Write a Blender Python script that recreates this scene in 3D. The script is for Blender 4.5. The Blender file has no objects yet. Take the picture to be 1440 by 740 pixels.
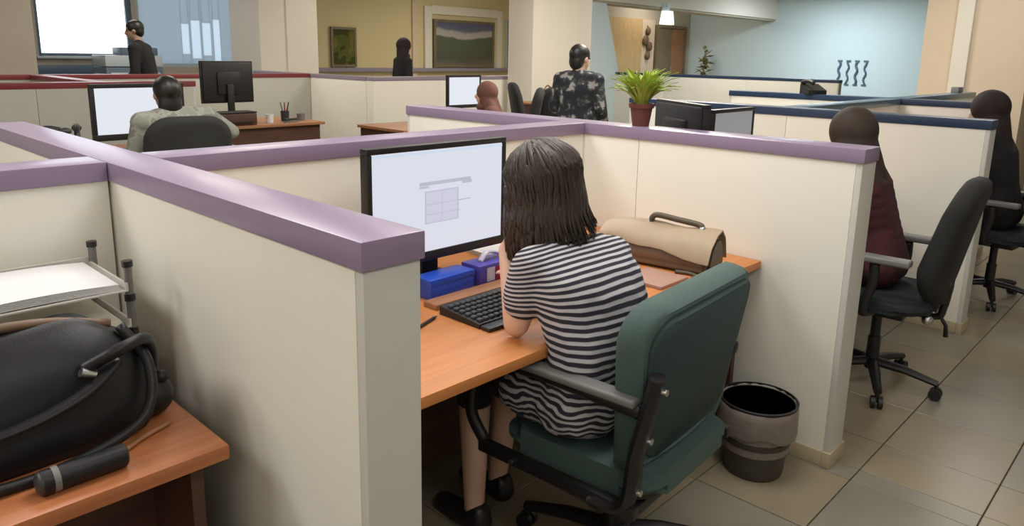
import bpy, bmesh, math, random
from mathutils import Vector, Matrix, Euler
random.seed(7)
PI = math.pi
SC = bpy.context.scene
COL = SC.collection

# ------------------------------------------------------------------ camera
cam_d = bpy.data.cameras.new('camera')
cam = bpy.data.objects.new('camera', cam_d)
COL.objects.link(cam)
RV = Vector((0.693173, -0.720523, 0.018892)); UV = Vector((0.138023, 0.158418, 0.977677)); WV = Vector((0.707432, 0.675093, -0.209260))
M = Matrix.Identity(4)
for i in range(3):
    M[i][0] = RV[i]; M[i][1] = UV[i]; M[i][2] = -WV[i]
M[2][3] = 1.49
cam.matrix_world = M
cam_d.sensor_width = 36.0
cam_d.lens = 1037.7 / 1440 * 36
cam_d.shift_y = -69.84 / 1440
cam_d.clip_start = 0.05
cam_d.dof.use_dof = False
SC.camera = cam

# ------------------------------------------------------------------ world, exposure, lights
SC.view_settings.view_transform = 'Standard'
SC.view_settings.look = 'None'
SC.view_settings.gamma = 1.0
SC.view_settings.use_curve_mapping = False
SC.view_settings.exposure = 0.0
wd = bpy.data.worlds.new('world'); SC.world = wd; wd.use_nodes = True
bg = wd.node_tree.nodes['Background']
bg.inputs[0].default_value = (0.93, 0.97, 1.0, 1); bg.inputs[1].default_value = 3.0

CEIL = 3.2
def ceiling_lamp(x, y, sx, sy, watts, col, spread=PI):
    ld = bpy.data.lights.new('ceiling_lamp', 'AREA'); ld.shape = 'RECTANGLE'
    ld.size = sx; ld.size_y = sy; ld.energy = watts; ld.color = col; ld.spread = spread
    o = bpy.data.objects.new('ceiling_lamp', ld); COL.objects.link(o)
    o.location = (x, y, CEIL - 0.06)
    return o
WARM = (1.0, 0.90, 0.76); NEUT = (1.0, 0.97, 0.92); COOL = (0.84, 0.95, 1.0)
LAMPS = [  # x, y, watts, colour, which one
    (1.5, 3.4, 40, NEUT, 'above the partition behind the striped-dress woman'), (3.6, 3.4, 40, NEUT, 'beyond the potted plant'),
    (5.9, 3.2, 40, NEUT, 'above the right-hand navy partitions'),
    (-1.7, 1.75, 21, NEUT, 'added left of the black handbag desk'), (-1.7, 3.2, 56, NEUT, 'added in the left corner beyond the paper tray'), (0.5, -1.1, 26, NEUT, 'added just behind the camera'), (-1.8, -1.6, 18, NEUT, 'added in the rear left corner'),  # unseen lamps, added to brighten the near partition faces and ends
    (1.75, 1.3, 40, NEUT, 'added above the green chair'), (3.2, -0.6, 9, WARM, 'over the near end of the right aisle'), (5.6, -0.4, 9, NEUT, 'over the far end of the right aisle'),  # the green chair lamp is added to lift the cubicle's light
    (1.4, 8.4, 24, NEUT, 'above the grey-jacket person'), (4.0, 8.2, 46, WARM, 'added above the dark monitor desk'), (3.6, 11.0, 20, NEUT, 'nearest the daylight window'),  # dark monitor desk lamp is unseen, put there to light the mauve-capped partition
    (7.0, 4.4, 125, WARM, 'in front of the centre pillar'), (7.4, 9.6, 30, WARM, 'above the black-scarf woman'),
    (11.4, 10.8, 95, WARM, 'before the landscape picture'), (11.2, 6.2, 60, NEUT, 'above the far navy partition'), (17.3, 7.0, 140, COOL, 'washing the pale blue wall'), (8.4, 1.6, 34, NEUT, 'near the tan pillar'), (16.8, 10.6, 26, WARM, 'added inside the alcove by the door')]  # the alcove lamp is added to brighten the veneer wall
for x, y, wt, c, nm in LAMPS:
    ceiling_lamp(x, y, 1.12, 1.12, wt, c)

# ------------------------------------------------------------------ material helpers
def new_mat(name):
    m = bpy.data.materials.new(name); m.use_nodes = True
    return m, m.node_tree.nodes, m.node_tree.links, m.node_tree.nodes['Principled BSDF']
def mat(name, col, rough=0.55, metal=0.0, var=0.06, scale=14.0, bump=0.0, bscale=180.0, spec=0.5, coat=0.0):
    m, n, l, p = new_mat(name)
    p.inputs['Roughness'].default_value = rough; p.inputs['Metallic'].default_value = metal
    p.inputs['Specular IOR Level'].default_value = spec
    p.inputs['Coat Weight'].default_value = coat
    tc = n.new('ShaderNodeTexCoord'); no = n.new('ShaderNodeTexNoise'); no.inputs['Scale'].default_value = scale
    no.inputs['Detail'].default_value = 4
    l.new(tc.outputs['Object'], no.inputs['Vector'])
    mx = n.new('ShaderNodeMix'); mx.data_type = 'RGBA'
    a = [max(0, c * (1 - var)) for c in col]; b = [min(1, c * (1 + var)) for c in col]
    mx.inputs['A'].default_value = (*a, 1); mx.inputs['B'].default_value = (*b, 1)
    l.new(no.outputs['Fac'], mx.inputs['Factor']); l.new(mx.outputs['Result'], p.inputs['Base Color'])
    if bump:
        n2 = n.new('ShaderNodeTexNoise'); n2.inputs['Scale'].default_value = bscale
        l.new(tc.outputs['Object'], n2.inputs['Vector'])
        bp = n.new('ShaderNodeBump'); bp.inputs['Strength'].default_value = bump; bp.inputs['Distance'].default_value = 0.003
        l.new(n2.outputs['Fac'], bp.inputs['Height']); l.new(bp.outputs['Normal'], p.inputs['Normal'])
    return m
def wood(name, c1, c2, rough=0.4, scale=(1.5, 22, 22)):
    m, n, l, p = new_mat(name); p.inputs['Roughness'].default_value = rough
    tc = n.new('ShaderNodeTexCoord'); mp = n.new('ShaderNodeMapping'); mp.inputs['Scale'].default_value = scale
    no = n.new('ShaderNodeTexNoise'); no.inputs['Scale'].default_value = 2.2; no.inputs['Detail'].default_value = 6; no.inputs['Distortion'].default_value = 0.6
    l.new(tc.outputs['Object'], mp.inputs['Vector']); l.new(mp.outputs['Vector'], no.inputs['Vector'])
    r = n.new('ShaderNodeValToRGB'); r.color_ramp.elements[0].color = (*c1, 1); r.color_ramp.elements[1].color = (*c2, 1)
    r.color_ramp.elements[0].position = 0.3; r.color_ramp.elements[1].position = 0.7
    l.new(no.outputs['Fac'], r.inputs['Fac']); l.new(r.outputs['Color'], p.inputs['Base Color'])
    return m
def emit(name, col, s):
    m, n, l, p = new_mat(name)
    p.inputs['Base Color'].default_value = (0.02, 0.02, 0.02, 1); p.inputs['Roughness'].default_value = 0.35
    p.inputs['Emission Color'].default_value = (*col, 1); p.inputs['Emission Strength'].default_value = s
    return m
def striped(name):
    m, n, l, p = new_mat(name); p.inputs['Roughness'].default_value = 0.9
    tc = n.new('ShaderNodeTexCoord'); sp = n.new('ShaderNodeSeparateXYZ'); l.new(tc.outputs['Object'], sp.inputs[0])
    no = n.new('ShaderNodeTexNoise'); no.inputs['Scale'].default_value = 9.0; l.new(tc.outputs['Object'], no.inputs['Vector'])
    # gathers grow towards the hips
    mr = n.new('ShaderNodeMapRange'); mr.inputs['From Min'].default_value = 0.74; mr.inputs['From Max'].default_value = 0.52
    mr.inputs['To Min'].default_value = 0.008; mr.inputs['To Max'].default_value = 0.11
    l.new(sp.outputs['Z'], mr.inputs['Value'])
    a = n.new('ShaderNodeMath'); a.operation = 'SUBTRACT'; a.inputs[1].default_value = 0.5; l.new(no.outputs['Fac'], a.inputs[0])
    b = n.new('ShaderNodeMath'); b.operation = 'MULTIPLY'; l.new(a.outputs[0], b.inputs[0]); l.new(mr.outputs[0], b.inputs[1])
    c = n.new('ShaderNodeMath'); c.operation = 'ADD'; l.new(sp.outputs['Z'], c.inputs[0]); l.new(b.outputs[0], c.inputs[1])
    # the jersey is cut across the back: towards the neck the stripes follow the slope of the shoulders
    kz = n.new('ShaderNodeMapRange'); kz.inputs['From Min'].default_value = 0.84; kz.inputs['From Max'].default_value = 1.00
    kz.inputs['To Min'].default_value = 0.0; kz.inputs['To Max'].default_value = 0.75; l.new(sp.outputs['Z'], kz.inputs['Value'])
    y0 = n.new('ShaderNodeMath'); y0.operation = 'SUBTRACT'; y0.inputs[1].default_value = -0.045; l.new(sp.outputs['Y'], y0.inputs[0])
    y = n.new('ShaderNodeMath'); y.operation = 'MULTIPLY'; l.new(y0.outputs[0], y.inputs[0]); l.new(kz.outputs[0], y.inputs[1])
    c2 = n.new('ShaderNodeMath'); c2.operation = 'ADD'; l.new(c.outputs[0], c2.inputs[0]); l.new(y.outputs[0], c2.inputs[1])
    d = n.new('ShaderNodeMath'); d.operation = 'DIVIDE'; d.inputs[1].default_value = 0.0215; l.new(c2.outputs[0], d.inputs[0])
    f = n.new('ShaderNodeMath'); f.operation = 'FRACT'; l.new(d.outputs[0], f.inputs[0])
    r = n.new('ShaderNodeValToRGB'); e = r.color_ramp.elements
    e[0].position = 0.36; e[0].color = (0.50, 0.49, 0.53, 1); e[1].position = 0.48; e[1].color = (0.022, 0.021, 0.035, 1)
    x = r.color_ramp.elements.new(0.92); x.color = (0.022, 0.021, 0.035, 1)
    x = r.color_ramp.elements.new(1.0); x.color = (0.50, 0.49, 0.53, 1)
    l.new(f.outputs[0], r.inputs['Fac']); l.new(r.outputs['Color'], p.inputs['Base Color'])
    return m
def blotch(name, cols, scale):
    m, n, l, p = new_mat(name); p.inputs['Roughness'].default_value = 0.9
    tc = n.new('ShaderNodeTexCoord'); v = n.new('ShaderNodeTexVoronoi'); v.inputs['Scale'].default_value = scale
    no = n.new('ShaderNodeTexNoise'); no.inputs['Scale'].default_value = scale * 0.7; no.inputs['Detail'].default_value = 3
    l.new(tc.outputs['Object'], no.inputs['Vector'])
    r = n.new('ShaderNodeValToRGB'); r.color_ramp.interpolation = 'CONSTANT'
    e = r.color_ramp.elements; e[0].color = (*cols[0], 1); e[1].position = 0.47; e[1].color = (*cols[1], 1)
    for k, c in enumerate(cols[2:]):
        x = e.new(0.54 + 0.06 * k); x.color = (*c, 1)
    l.new(no.outputs['Fac'], r.inputs['Fac']); l.new(r.outputs['Color'], p.inputs['Base Color'])
    return m

CREAM = (0.80, 0.785, 0.705)
m_panel = mat('partition_laminate', CREAM, 0.5, var=0.03, scale=3)
m_panel_shaded = mat('shaded_laminate', (0.47, 0.475, 0.42), 0.5, var=0.03, scale=3)  # cream laminate darkened in colour for the weaker light on the red-capped row
m_trim = mat('partition_end_trim', (0.56, 0.57, 0.53), 0.5, var=0.03)
m_skirt = mat('partition_skirting', (0.42, 0.36, 0.24), 0.5, var=0.08)
m_purple = mat('purple_cap', (0.280, 0.215, 0.330), 0.30, var=0.04, scale=20)
m_mauve = mat('greyed_mauve_cap', (0.27, 0.23, 0.30), 0.35, var=0.05)
m_red = mat('dark_red_cap', (0.21, 0.035, 0.04), 0.35, var=0.08)
m_blue = mat('navy_cap', (0.022, 0.045, 0.10), 0.35, var=0.08)
m_bluegrey = mat('grey_blue_cap', (0.10, 0.16, 0.22), 0.3, var=0.08)
m_desk = wood('orange_beech', (0.50, 0.18, 0.05), (0.59, 0.232, 0.07), 0.5)
m_desk_l = wood('red_beech', (0.38, 0.125, 0.045), (0.50, 0.185, 0.07), 0.38)
m_dkwood = wood('dark_walnut', (0.055, 0.022, 0.014), (0.10, 0.042, 0.026), 0.5)
m_brown = wood('mid_brown_wood', (0.27, 0.12, 0.055), (0.36, 0.17, 0.08), 0.45)
m_black = mat('black_plastic', (0.012, 0.012, 0.013), 0.42, var=0.2)
m_dkgrey = mat('dark_grey_plastic', (0.035, 0.036, 0.038), 0.4, var=0.15)
m_grey = mat('grey_plastic', (0.17, 0.17, 0.17), 0.45, var=0.08)
m_key = mat('key_plastic', (0.05, 0.055, 0.06), 0.45, var=0.1)
m_leather = mat('black_leather', (0.010, 0.010, 0.011), 0.42, var=0.3, scale=9, bump=0.12, bscale=400, spec=0.35)
m_green = mat('green_fabric', (0.058, 0.102, 0.092), 0.8, var=0.10, scale=120, bump=0.35, bscale=500)
m_greenback = mat('dark_green_fabric', (0.028, 0.052, 0.050), 0.8, var=0.10, scale=120, bump=0.3, bscale=500)
m_chairblack = mat('black_chair_fabric', (0.016, 0.016, 0.016), 0.85, var=0.2, scale=90, bump=0.3, bscale=500)
m_chairblue = mat('dark_navy_seat_fabric', (0.018, 0.026, 0.034), 0.8, var=0.2, scale=90)
m_metal = mat('steel', (0.55, 0.55, 0.55), 0.28, metal=1.0, var=0.05)
m_smoke = mat('smoked_clear_plastic', (0.16, 0.16, 0.15), 0.2, var=0.1)
m_tray = mat('clear_tray_plastic', (0.62, 0.60, 0.56), 0.22, var=0.04)
m_paper = mat('white_paper', (0.70, 0.70, 0.71), 0.8, var=0.02)
m_paperw = mat('cream_paper', (0.78, 0.74, 0.64), 0.8, var=0.04)
m_pink = mat('pinkish_paper', (0.62, 0.42, 0.37), 0.8, var=0.05)
m_teal = mat('pale_teal_card', (0.30, 0.42, 0.40), 0.7, var=0.05)
m_skin = mat('fair_skin', (0.66, 0.42, 0.32), 0.5, var=0.06, scale=30)
m_skin2 = mat('olive_skin', (0.40, 0.25, 0.18), 0.5, var=0.06, scale=30)
m_hair = mat('dark_brown_hair', (0.028, 0.019, 0.013), 0.46, var=0.35, scale=60, spec=0.6)
m_hairb = mat('black_hair', (0.010, 0.009, 0.009), 0.4, var=0.3, scale=60)
m_dress = striped('navy_white_striped_jersey')
m_dark = mat('black_cloth', (0.010, 0.010, 0.012), 0.9, var=0.2)
m_shoe = mat('black_shoe', (0.012, 0.011, 0.011), 0.4, var=0.2)
m_maroon = mat('maroon_cloth', (0.060, 0.014, 0.017), 0.9, var=0.25, scale=20)
m_hijab = mat('dark_brown_scarf', (0.032, 0.020, 0.013), 0.75, var=0.25, scale=25)
m_hijabr = mat('reddish_brown_scarf', (0.15, 0.062, 0.045), 0.8, var=0.25, scale=14)
m_hijabf = mat('dark_maroon_scarf', (0.016, 0.008, 0.008), 0.8, var=0.3, scale=14)
m_greyjk = blotch('grey_fleece', [(0.20, 0.20, 0.17), (0.30, 0.30, 0.26), (0.24, 0.25, 0.21)], 14)
m_pattern = blotch('dark_patterned_cloth', [(0.014, 0.016, 0.022), (0.030, 0.034, 0.040), (0.07, 0.075, 0.08), (0.30, 0.29, 0.28)], 21)
m_terra = mat('terracotta', (0.145, 0.045, 0.034), 0.65, var=0.12, scale=20, bump=0.1)
m_leaf = mat('leaf_green', (0.40, 0.52, 0.075), 0.5, var=0.35, scale=6)
m_soil = mat('soil', (0.03, 0.02, 0.012), 0.95, var=0.3, bump=0.6)
m_bagtan = mat('tan_leather', (0.37, 0.28, 0.185), 0.5, var=0.12, scale=10, bump=0.15)
m_bagbrown = mat('brown_leather', (0.15, 0.088, 0.05), 0.5, var=0.2, scale=10)
m_bagolive = mat('olive_brown_strap', (0.085, 0.066, 0.042), 0.5, var=0.15)
m_bluebox = mat('bright_blue_card', (0.02, 0.075, 0.50), 0.35, var=0.15)
m_violet = mat('violet_blue_card', (0.09, 0.075, 0.40), 0.35, var=0.2, scale=30)
m_redlab = mat('red_label', (0.33, 0.02, 0.05), 0.4, var=0.15)
m_whitelab = mat('pale_label', (0.62, 0.60, 0.72), 0.4, var=0.1)
m_bag_liner = mat('grey_bin_bag', (0.20, 0.17, 0.148), 0.35, var=0.2, scale=20, bump=0.5, bscale=60)
m_binmesh = mat('dark_bin_plastic', (0.045, 0.038, 0.033), 0.45, var=0.25)
m_wall = mat('warm_white_paint', (0.74, 0.70, 0.62), 0.8, var=0.02, scale=2)
m_wally = mat('yellowed_paint', (0.66, 0.56, 0.33), 0.8, var=0.05, scale=1.2)
m_wallblue = mat('pale_blue_paint', (0.62, 0.74, 0.78), 0.75, var=0.03, scale=1)
m_wallgrey = mat('grey_beige_paint', (0.50, 0.45, 0.37), 0.8, var=0.04)
m_walltan = mat('tan_paint', (0.66, 0.55, 0.42), 0.8, var=0.03)
m_ceil = mat('ceiling_board', (0.72, 0.70, 0.64), 0.9, var=0.03, scale=4)
m_tile = mat('floor_tile', (0.25, 0.212, 0.142), 0.30, var=0.13, scale=4.0, bump=0.03, bscale=60)
m_tile2 = mat('floor_tile_cooler', (0.225, 0.21, 0.165), 0.30, var=0.13, scale=4.0, bump=0.03, bscale=60)
m_grout = mat('grout', (0.085, 0.073, 0.052), 0.9, var=0.15)
m_panelwood = wood('honey_veneer', (0.50, 0.33, 0.15), (0.60, 0.42, 0.21), 0.5, (12, 12, 1.2))
m_doorwood = wood('olive_brown_door', (0.15, 0.12, 0.07), (0.22, 0.165, 0.10), 0.5, (12, 12, 1.2))
m_glassy = mat('pale_blue_board', (0.60, 0.68, 0.76), 0.12, var=0.06, scale=1.5)
m_navy = mat('blue_grey_enamel', (0.10, 0.15, 0.21), 0.4, var=0.1)
m_pale = mat('pale_grey_enamel', (0.50, 0.56, 0.60), 0.4, var=0.06)
m_screen = emit('lit_white_screen', (0.86, 0.89, 1.0), 0.80)
m_screen_far = emit('lit_far_screen', (0.88, 0.92, 1.0), 0.85)
m_screen_grey = emit('dim_grey_screen', (0.55, 0.56, 0.57), 0.42)
m_ink = emit('screen_ink', (0.70, 0.72, 0.88), 0.68)
m_ink2 = emit('screen_lilac', (0.80, 0.80, 0.97), 0.74)
m_ink3 = emit('screen_blue_bar', (0.72, 0.84, 1.0), 0.82)
m_lampface = emit('lamp_diffuser', (1.0, 0.96, 0.88), 1.0)
m_sign = emit('emergency_lamp', (0.80, 1.0, 0.95), 1.6)

# ------------------------------------------------------------------ mesh helpers
def T(x=0, y=0, z=0): return Matrix.Translation((x, y, z))
def box(bm, a, b, bev=0.0, seg=2, mtx=None):
    a = Vector(a); b = Vector(b); c = (a + b) / 2; s = b - a
    r = bmesh.ops.create_cube(bm, size=1.0)
    vs = r['verts']
    bmesh.ops.scale(bm, vec=(abs(s.x), abs(s.y), abs(s.z)), verts=vs)
    bmesh.ops.translate(bm, vec=c, verts=vs)
    if bev > 0:
        es = list({e for v in vs for e in v.link_edges})
        rr = bmesh.ops.bevel(bm, geom=es, offset=bev, segments=seg, affect='EDGES', profile=0.6)
        vs = list({v for f in rr['faces'] for v in f.verts} | {v for v in vs if v.is_valid})
    if mtx is not None: bmesh.ops.transform(bm, matrix=mtx, verts=vs)
    return vs
def rod(bm, p0, p1, r0, r1=None, n=12):
    p0 = Vector(p0); p1 = Vector(p1); r1 = r0 if r1 is None else r1
    d = p1 - p0; L = d.length
    q = Vector((0, 0, 1)).rotation_difference(d.normalized()).to_matrix().to_4x4()
    m = Matrix.Translation((p0 + p1) / 2) @ q
    bmesh.ops.create_cone(bm, cap_ends=True, segments=n, radius1=r0, radius2=r1, depth=L, matrix=m)
def ball(bm, c, r, sub=3, rot=None):
    if not hasattr(r, '__len__'): r = (r, r, r)
    m = Matrix.Translation(c)
    if rot is not None: m = m @ Euler(rot).to_matrix().to_4x4()
    m = m @ Matrix.Diagonal((*r, 1))
    bmesh.ops.create_icosphere(bm, subdivisions=sub, radius=1.0, matrix=m)
def capsule(bm, p0, p1, r0, r1=None):
    r1 = r0 if r1 is None else r1
    ball(bm, p0, r0, 2); ball(bm, p1, r1, 2); rod(bm, p0, p1, r0, r1, 14)
def lathe(bm, prof, n=28, c=(0, 0, 0), sq=1.0, jit=0.0):
    rings = []
    for (r, z) in prof:
        rings.append([bm.verts.new((c[0] + r * math.cos(2 * PI * k / n) * (1 + random.uniform(-jit, jit)), c[1] + sq * r * math.sin(2 * PI * k / n) * (1 + random.uniform(-jit, jit)), c[2] + z)) for k in range(n)])
    for a, b in zip(rings, rings[1:]):
        for k in range(n): bm.faces.new((a[k], a[(k + 1) % n], b[(k + 1) % n], b[k]))
    if prof[0][0] > 1e-4: bm.faces.new(rings[0][::-1])
    if prof[-1][0] > 1e-4: bm.faces.new(rings[-1])
def tube(bm, pts, rad, n=10, flat=1.0, up=(0, 0, 1)):
    pts = [Vector(p) for p in pts]
    rs = rad if hasattr(rad, '__len__') else [rad] * len(pts)
    rings = []
    up = Vector(up)
    for i, p in enumerate(pts):
        t = (pts[min(i + 1, len(pts) - 1)] - pts[max(i - 1, 0)]).normalized()
        s = t.cross(up)
        if s.length < 1e-3: s = t.cross(Vector((1, 0, 0.2)))
        s.normalize(); v = s.cross(t).normalized()
        rings.append([bm.verts.new(p + s * math.cos(2 * PI * k / n) * rs[i] + v * math.sin(2 * PI * k / n) * rs[i] * flat) for k in range(n)])
    for a, b in zip(rings, rings[1:]):
        for k in range(n): bm.faces.new((a[k], a[(k + 1) % n], b[(k + 1) % n], b[k]))
    bm.faces.new(rings[0][::-1]); bm.faces.new(rings[-1])
def bez(ctrl, n=18):
    """Catmull-Rom through the control points."""
    P = [Vector(p) for p in ctrl]; P = [P[0] * 2 - P[1]] + P + [P[-1] * 2 - P[-2]]
    out = []
    segs = len(P) - 3
    for s in range(segs):
        a, b, c, d = P[s:s + 4]
        m = max(2, n // segs)
        for k in range(m):
            t = k / m
            out.append(0.5 * ((2 * b) + (c - a) * t + (2 * a - 5 * b + 4 * c - d) * t * t + (3 * b - a - 3 * c + d) * t ** 3))
    out.append(P[-2]); return out
def prism(bm, poly, y0, y1, axis='y'):
    def v(p, y):
        if axis == 'y': return (p[0], y, p[1])
        if axis == 'x': return (y, p[0], p[1])
        return (p[0], p[1], y)
    a = [bm.verts.new(v(p, y0)) for p in poly]; b = [bm.verts.new(v(p, y1)) for p in poly]
    n = len(poly)
    fs = [bm.faces.new(a), bm.faces.new(b[::-1])]
    for k in range(n): fs.append(bm.faces.new((a[k], b[k], b[(k + 1) % n], a[(k + 1) % n])))
    return a + b
def rrect(w, h, r, n=6, taper=0.0):
    out = []
    for cx, cy, a0 in ((w / 2 - r, h / 2 - r, 0), (-w / 2 + r, h / 2 - r, 90), (-w / 2 + r, -h / 2 + r, 180), (w / 2 - r, -h / 2 + r, 270)):
        for k in range(n + 1):
            a = math.radians(a0 + 90 * k / n)
            x = cx + r * math.cos(a); y = cy + r * math.sin(a)
            out.append((x * (1 - taper * (0.5 - y / h)), y))
    return out
def slab(bm, outline, stack):
    """closed cushion: outline scaled per layer; stack = [(offset, shrink)]"""
    rings = []
    for off, sh in stack:
        rings.append([bm.verts.new((p[0] * (1 - sh * 2), off, p[1] * (1 - sh * 1.6))) for p in outline])
    n = len(outline)
    for a, b in zip(rings, rings[1:]):
        for k in range(n): bm.faces.new((a[k], a[(k + 1) % n], b[(k + 1) % n], b[k]))
    bm.faces.new(rings[0][::-1]); bm.faces.new(rings[-1])
def obj(name, bm, m, parent=None, smooth=None, loc=None):
    bmesh.ops.recalc_face_normals(bm, faces=bm.faces)
    me = bpy.data.meshes.new(name); bm.to_mesh(me); bm.free()
    me.materials.append(m)
    if smooth is not None:
        me.polygons.foreach_set('use_smooth', [True] * len(me.polygons))
        if smooth > 0:
            try: me.set_sharp_from_angle(angle=math.radians(smooth))
            except Exception: pass
    o = bpy.data.objects.new(name, me); COL.objects.link(o)
    if parent: o.parent = parent
    if loc: o.location = loc
    return o
def NB(): return bmesh.new()
def bx(name, a, b, m, parent=None, bev=0.0, mtx=None):
    bm = NB(); box(bm, a, b, bev, 2, mtx); return obj(name, bm, m, parent, 40 if bev else None)
def tag(o, label, cat, group=None):
    o['label'] = label; o['category'] = cat
    if group: o['group'] = group
    return o
def thing(name, label, cat, loc=(0, 0, 0), rz=0.0, group=None):
    o = bpy.data.objects.new(name, None); COL.objects.link(o)
    o.location = loc; o.rotation_euler = (0, 0, rz); o.empty_display_size = 0.1
    return tag(o, label, cat, group)
def struct(o): o['kind'] = 'structure'; return o
def remeshed(name, bm, m, parent, voxel=0.008, smooth=6, fac=0.5):
    me = bpy.data.meshes.new('tmp'); bm.to_mesh(me); bm.free()
    o = bpy.data.objects.new('tmp', me); COL.objects.link(o)
    md = o.modifiers.new('r', 'REMESH'); md.mode = 'VOXEL'; md.voxel_size = voxel; md.use_smooth_shade = True
    sm = o.modifiers.new('s', 'SMOOTH'); sm.factor = fac; sm.iterations = smooth
    dg = bpy.context.evaluated_depsgraph_get()
    me2 = bpy.data.meshes.new_from_object(o.evaluated_get(dg))
    bpy.data.objects.remove(o); bpy.data.meshes.remove(me)
    me2.name = name; me2.materials.clear(); me2.materials.append(m)
    me2.polygons.foreach_set('use_smooth', [True] * len(me2.polygons))
    r = bpy.data.objects.new(name, me2); COL.objects.link(r)
    if parent: r.parent = parent
    return r
def copy_thing(root, loc, rz, label, group=None):
    r = root.copy(); COL.objects.link(r); r.location = loc; r.rotation_euler = (0, 0, rz); r['label'] = label
    if group: r['group'] = group
    for ch in list(root.children):
        c = ch.copy(); COL.objects.link(c); c.parent = r
        for g in list(ch.children):
            d = g.copy(); COL.objects.link(d); d.parent = c
    return r

# ------------------------------------------------------------------ room shell
X0, X1, Y0, Y1 = -3.2, 19.5, -3.6, 14.0
floor = struct(bx('floor', (X0, Y0, -0.12), (X1, Y1, -0.008), m_grout))
# tiles, picked out where the floor is in view: irregular columns as laid
cols = []
x = 2.625
edges = [2.625, 2.725, 2.985]
while edges[-1] < 7.0: edges.append(edges[-1] + 0.40)
lo = [2.625 - 0.40 * k for k in range(1, 8)][::-1]
edges = lo + edges
meshes = {}
yrow = [0.775 + 0.40 * k for k in range(-5, 4)]
for i in range(len(edges) - 1):
    wdt = edges[i + 1] - edges[i]
    for yv in yrow:
        if edges[i] < 1.0 and yv < 0.2: continue
        key = (round(wdt, 3), random.choice((0, 1)))
        if key not in meshes:
            bm = NB(); box(bm, (0.002, 0.002, -0.012), (wdt - 0.002, 0.398, 0.0), 0.0015, 1)
            o = obj('tile', bm, m_tile if key[1] else m_tile2, floor); meshes[key] = o.data
        else:
            o = bpy.data.objects.new('tile', meshes[key]); COL.objects.link(o); o.parent = floor
        o.location = (edges[i], yv, random.uniform(-0.0006, 0.0))
struct(bx('floor_far', (X0, 2.375, -0.008), (X1, Y1, 0.0), m_tile))
struct(bx('floor_right', (edges[-1], -3.6, -0.008), (X1, 2.375, 0.0), m_tile))
struct(bx('floor_left', (X0, -3.6, -0.008), (edges[0], 2.375, 0.0), m_tile))
struct(bx('ceiling', (X0, Y0, CEIL), (X1, Y1, CEIL + 0.1), m_ceil))
struct(bx('wall_left', (X0 - 0.12, Y0, 0), (X0, Y1, CEIL), m_wall))
struct(bx('wall_front', (X0, Y0 - 0.12, 0), (X1, Y0, CEIL), m_wall))
struct(bx('wall_right', (X1, Y0, 0), (X1 + 0.15, Y1, CEIL), m_wallblue))
# back wall at y = 14 with the daylight window
WX0, WX1, WZ0, WZ1 = 3.50, 4.98, 1.34, 2.95
bm = NB()
box(bm, (X0, Y1, 0), (WX0, Y1 + 0.2, CEIL)); box(bm, (WX1, Y1, 0), (5.05, Y1 + 0.2, CEIL)); box(bm, (6.94, Y1, 0), (7.55, Y1 + 0.2, CEIL)); box(bm, (5.05, Y1, 0), (6.94, Y1 + 0.2, 1.16))
box(bm, (WX0, Y1, 0), (WX1, Y1 + 0.2, WZ0)); box(bm, (WX0, Y1, WZ1), (WX1, Y1 + 0.2, CEIL))
struct(obj('wall_back', bm, m_wallgrey))
struct(bx('wall_back_yellow', (7.55, Y1, 0), (15.2, Y1 + 0.2, CEIL), m_wally))
win = bpy.data.objects.new('window_1', None); COL.objects.link(win); struct(win)
bm = NB()
for a, b in (((WX0, WZ0), (WX0 + 0.05, WZ1)), ((WX1 - 0.09, WZ0), (WX1, WZ1)), ((WX0 + 0.05, WZ0), (WX1 - 0.09, WZ0 + 0.05)), ((WX0 + 0.05, WZ1 - 0.05), (WX1 - 0.09, WZ1))):
    box(bm, (a[0], Y1 + 0.03, a[1]), (b[0], Y1 + 0.09, b[1]), 0.004)
obj('window_frame', bm, m_navy, win, 40)
mg, n, l, p = new_mat('window_glass'); p.inputs['Transmission Weight'].default_value = 1.0; p.inputs['Roughness'].default_value = 0.0; p.inputs['IOR'].default_value = 1.0
p.inputs['Base Color'].default_value = (0.95, 0.98, 1, 1)
bx('pane', (WX0 + 0.05, Y1 + 0.055, WZ0 + 0.05), (WX1 - 0.09, Y1 + 0.061, WZ1 - 0.05), mg, win)
bx('window_sill', (WX0 - 0.05, Y1 - 0.10, WZ0 - 0.04), (WX1 + 0.03, Y1 + 0.03, WZ0), m_pale, win, 0.005)
# pillars
struct(bx('column_left', (1.0, 11.0, 0), (2.72, 11.9, CEIL), m_wallgrey))
struct(bx('column_middle', (5.88, 11.2, 0), (6.92, 12.2, CEIL), m_wall))
struct(bx('trim_1', (6.34, 11.17, 0), (6.40, 11.2, CEIL), m_wall))
struct(bx('trim_4', (6.95, 13.88, 0), (7.52, 14.0, CEIL), m_walltan))
bm = NB(); box(bm, (7.66, 6.98, 0), (8.62, 7.45, CEIL), 0.012); box(bm, (8.622, 7.06, 0), (9.05, 7.45, CEIL), 0.01)
struct(obj('column_centre', bm, m_wall, None, 40))
bm = NB(); box(bm, (10.0, 1.66, 0), (10.9, 2.76, CEIL), 0.01)
struct(obj('column_right', bm, m_walltan, None, 40))
struct(bx('trim_2', (9.94, 2.25, 0), (10.0, 2.42, CEIL), m_wall, None, 0.008))
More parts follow.
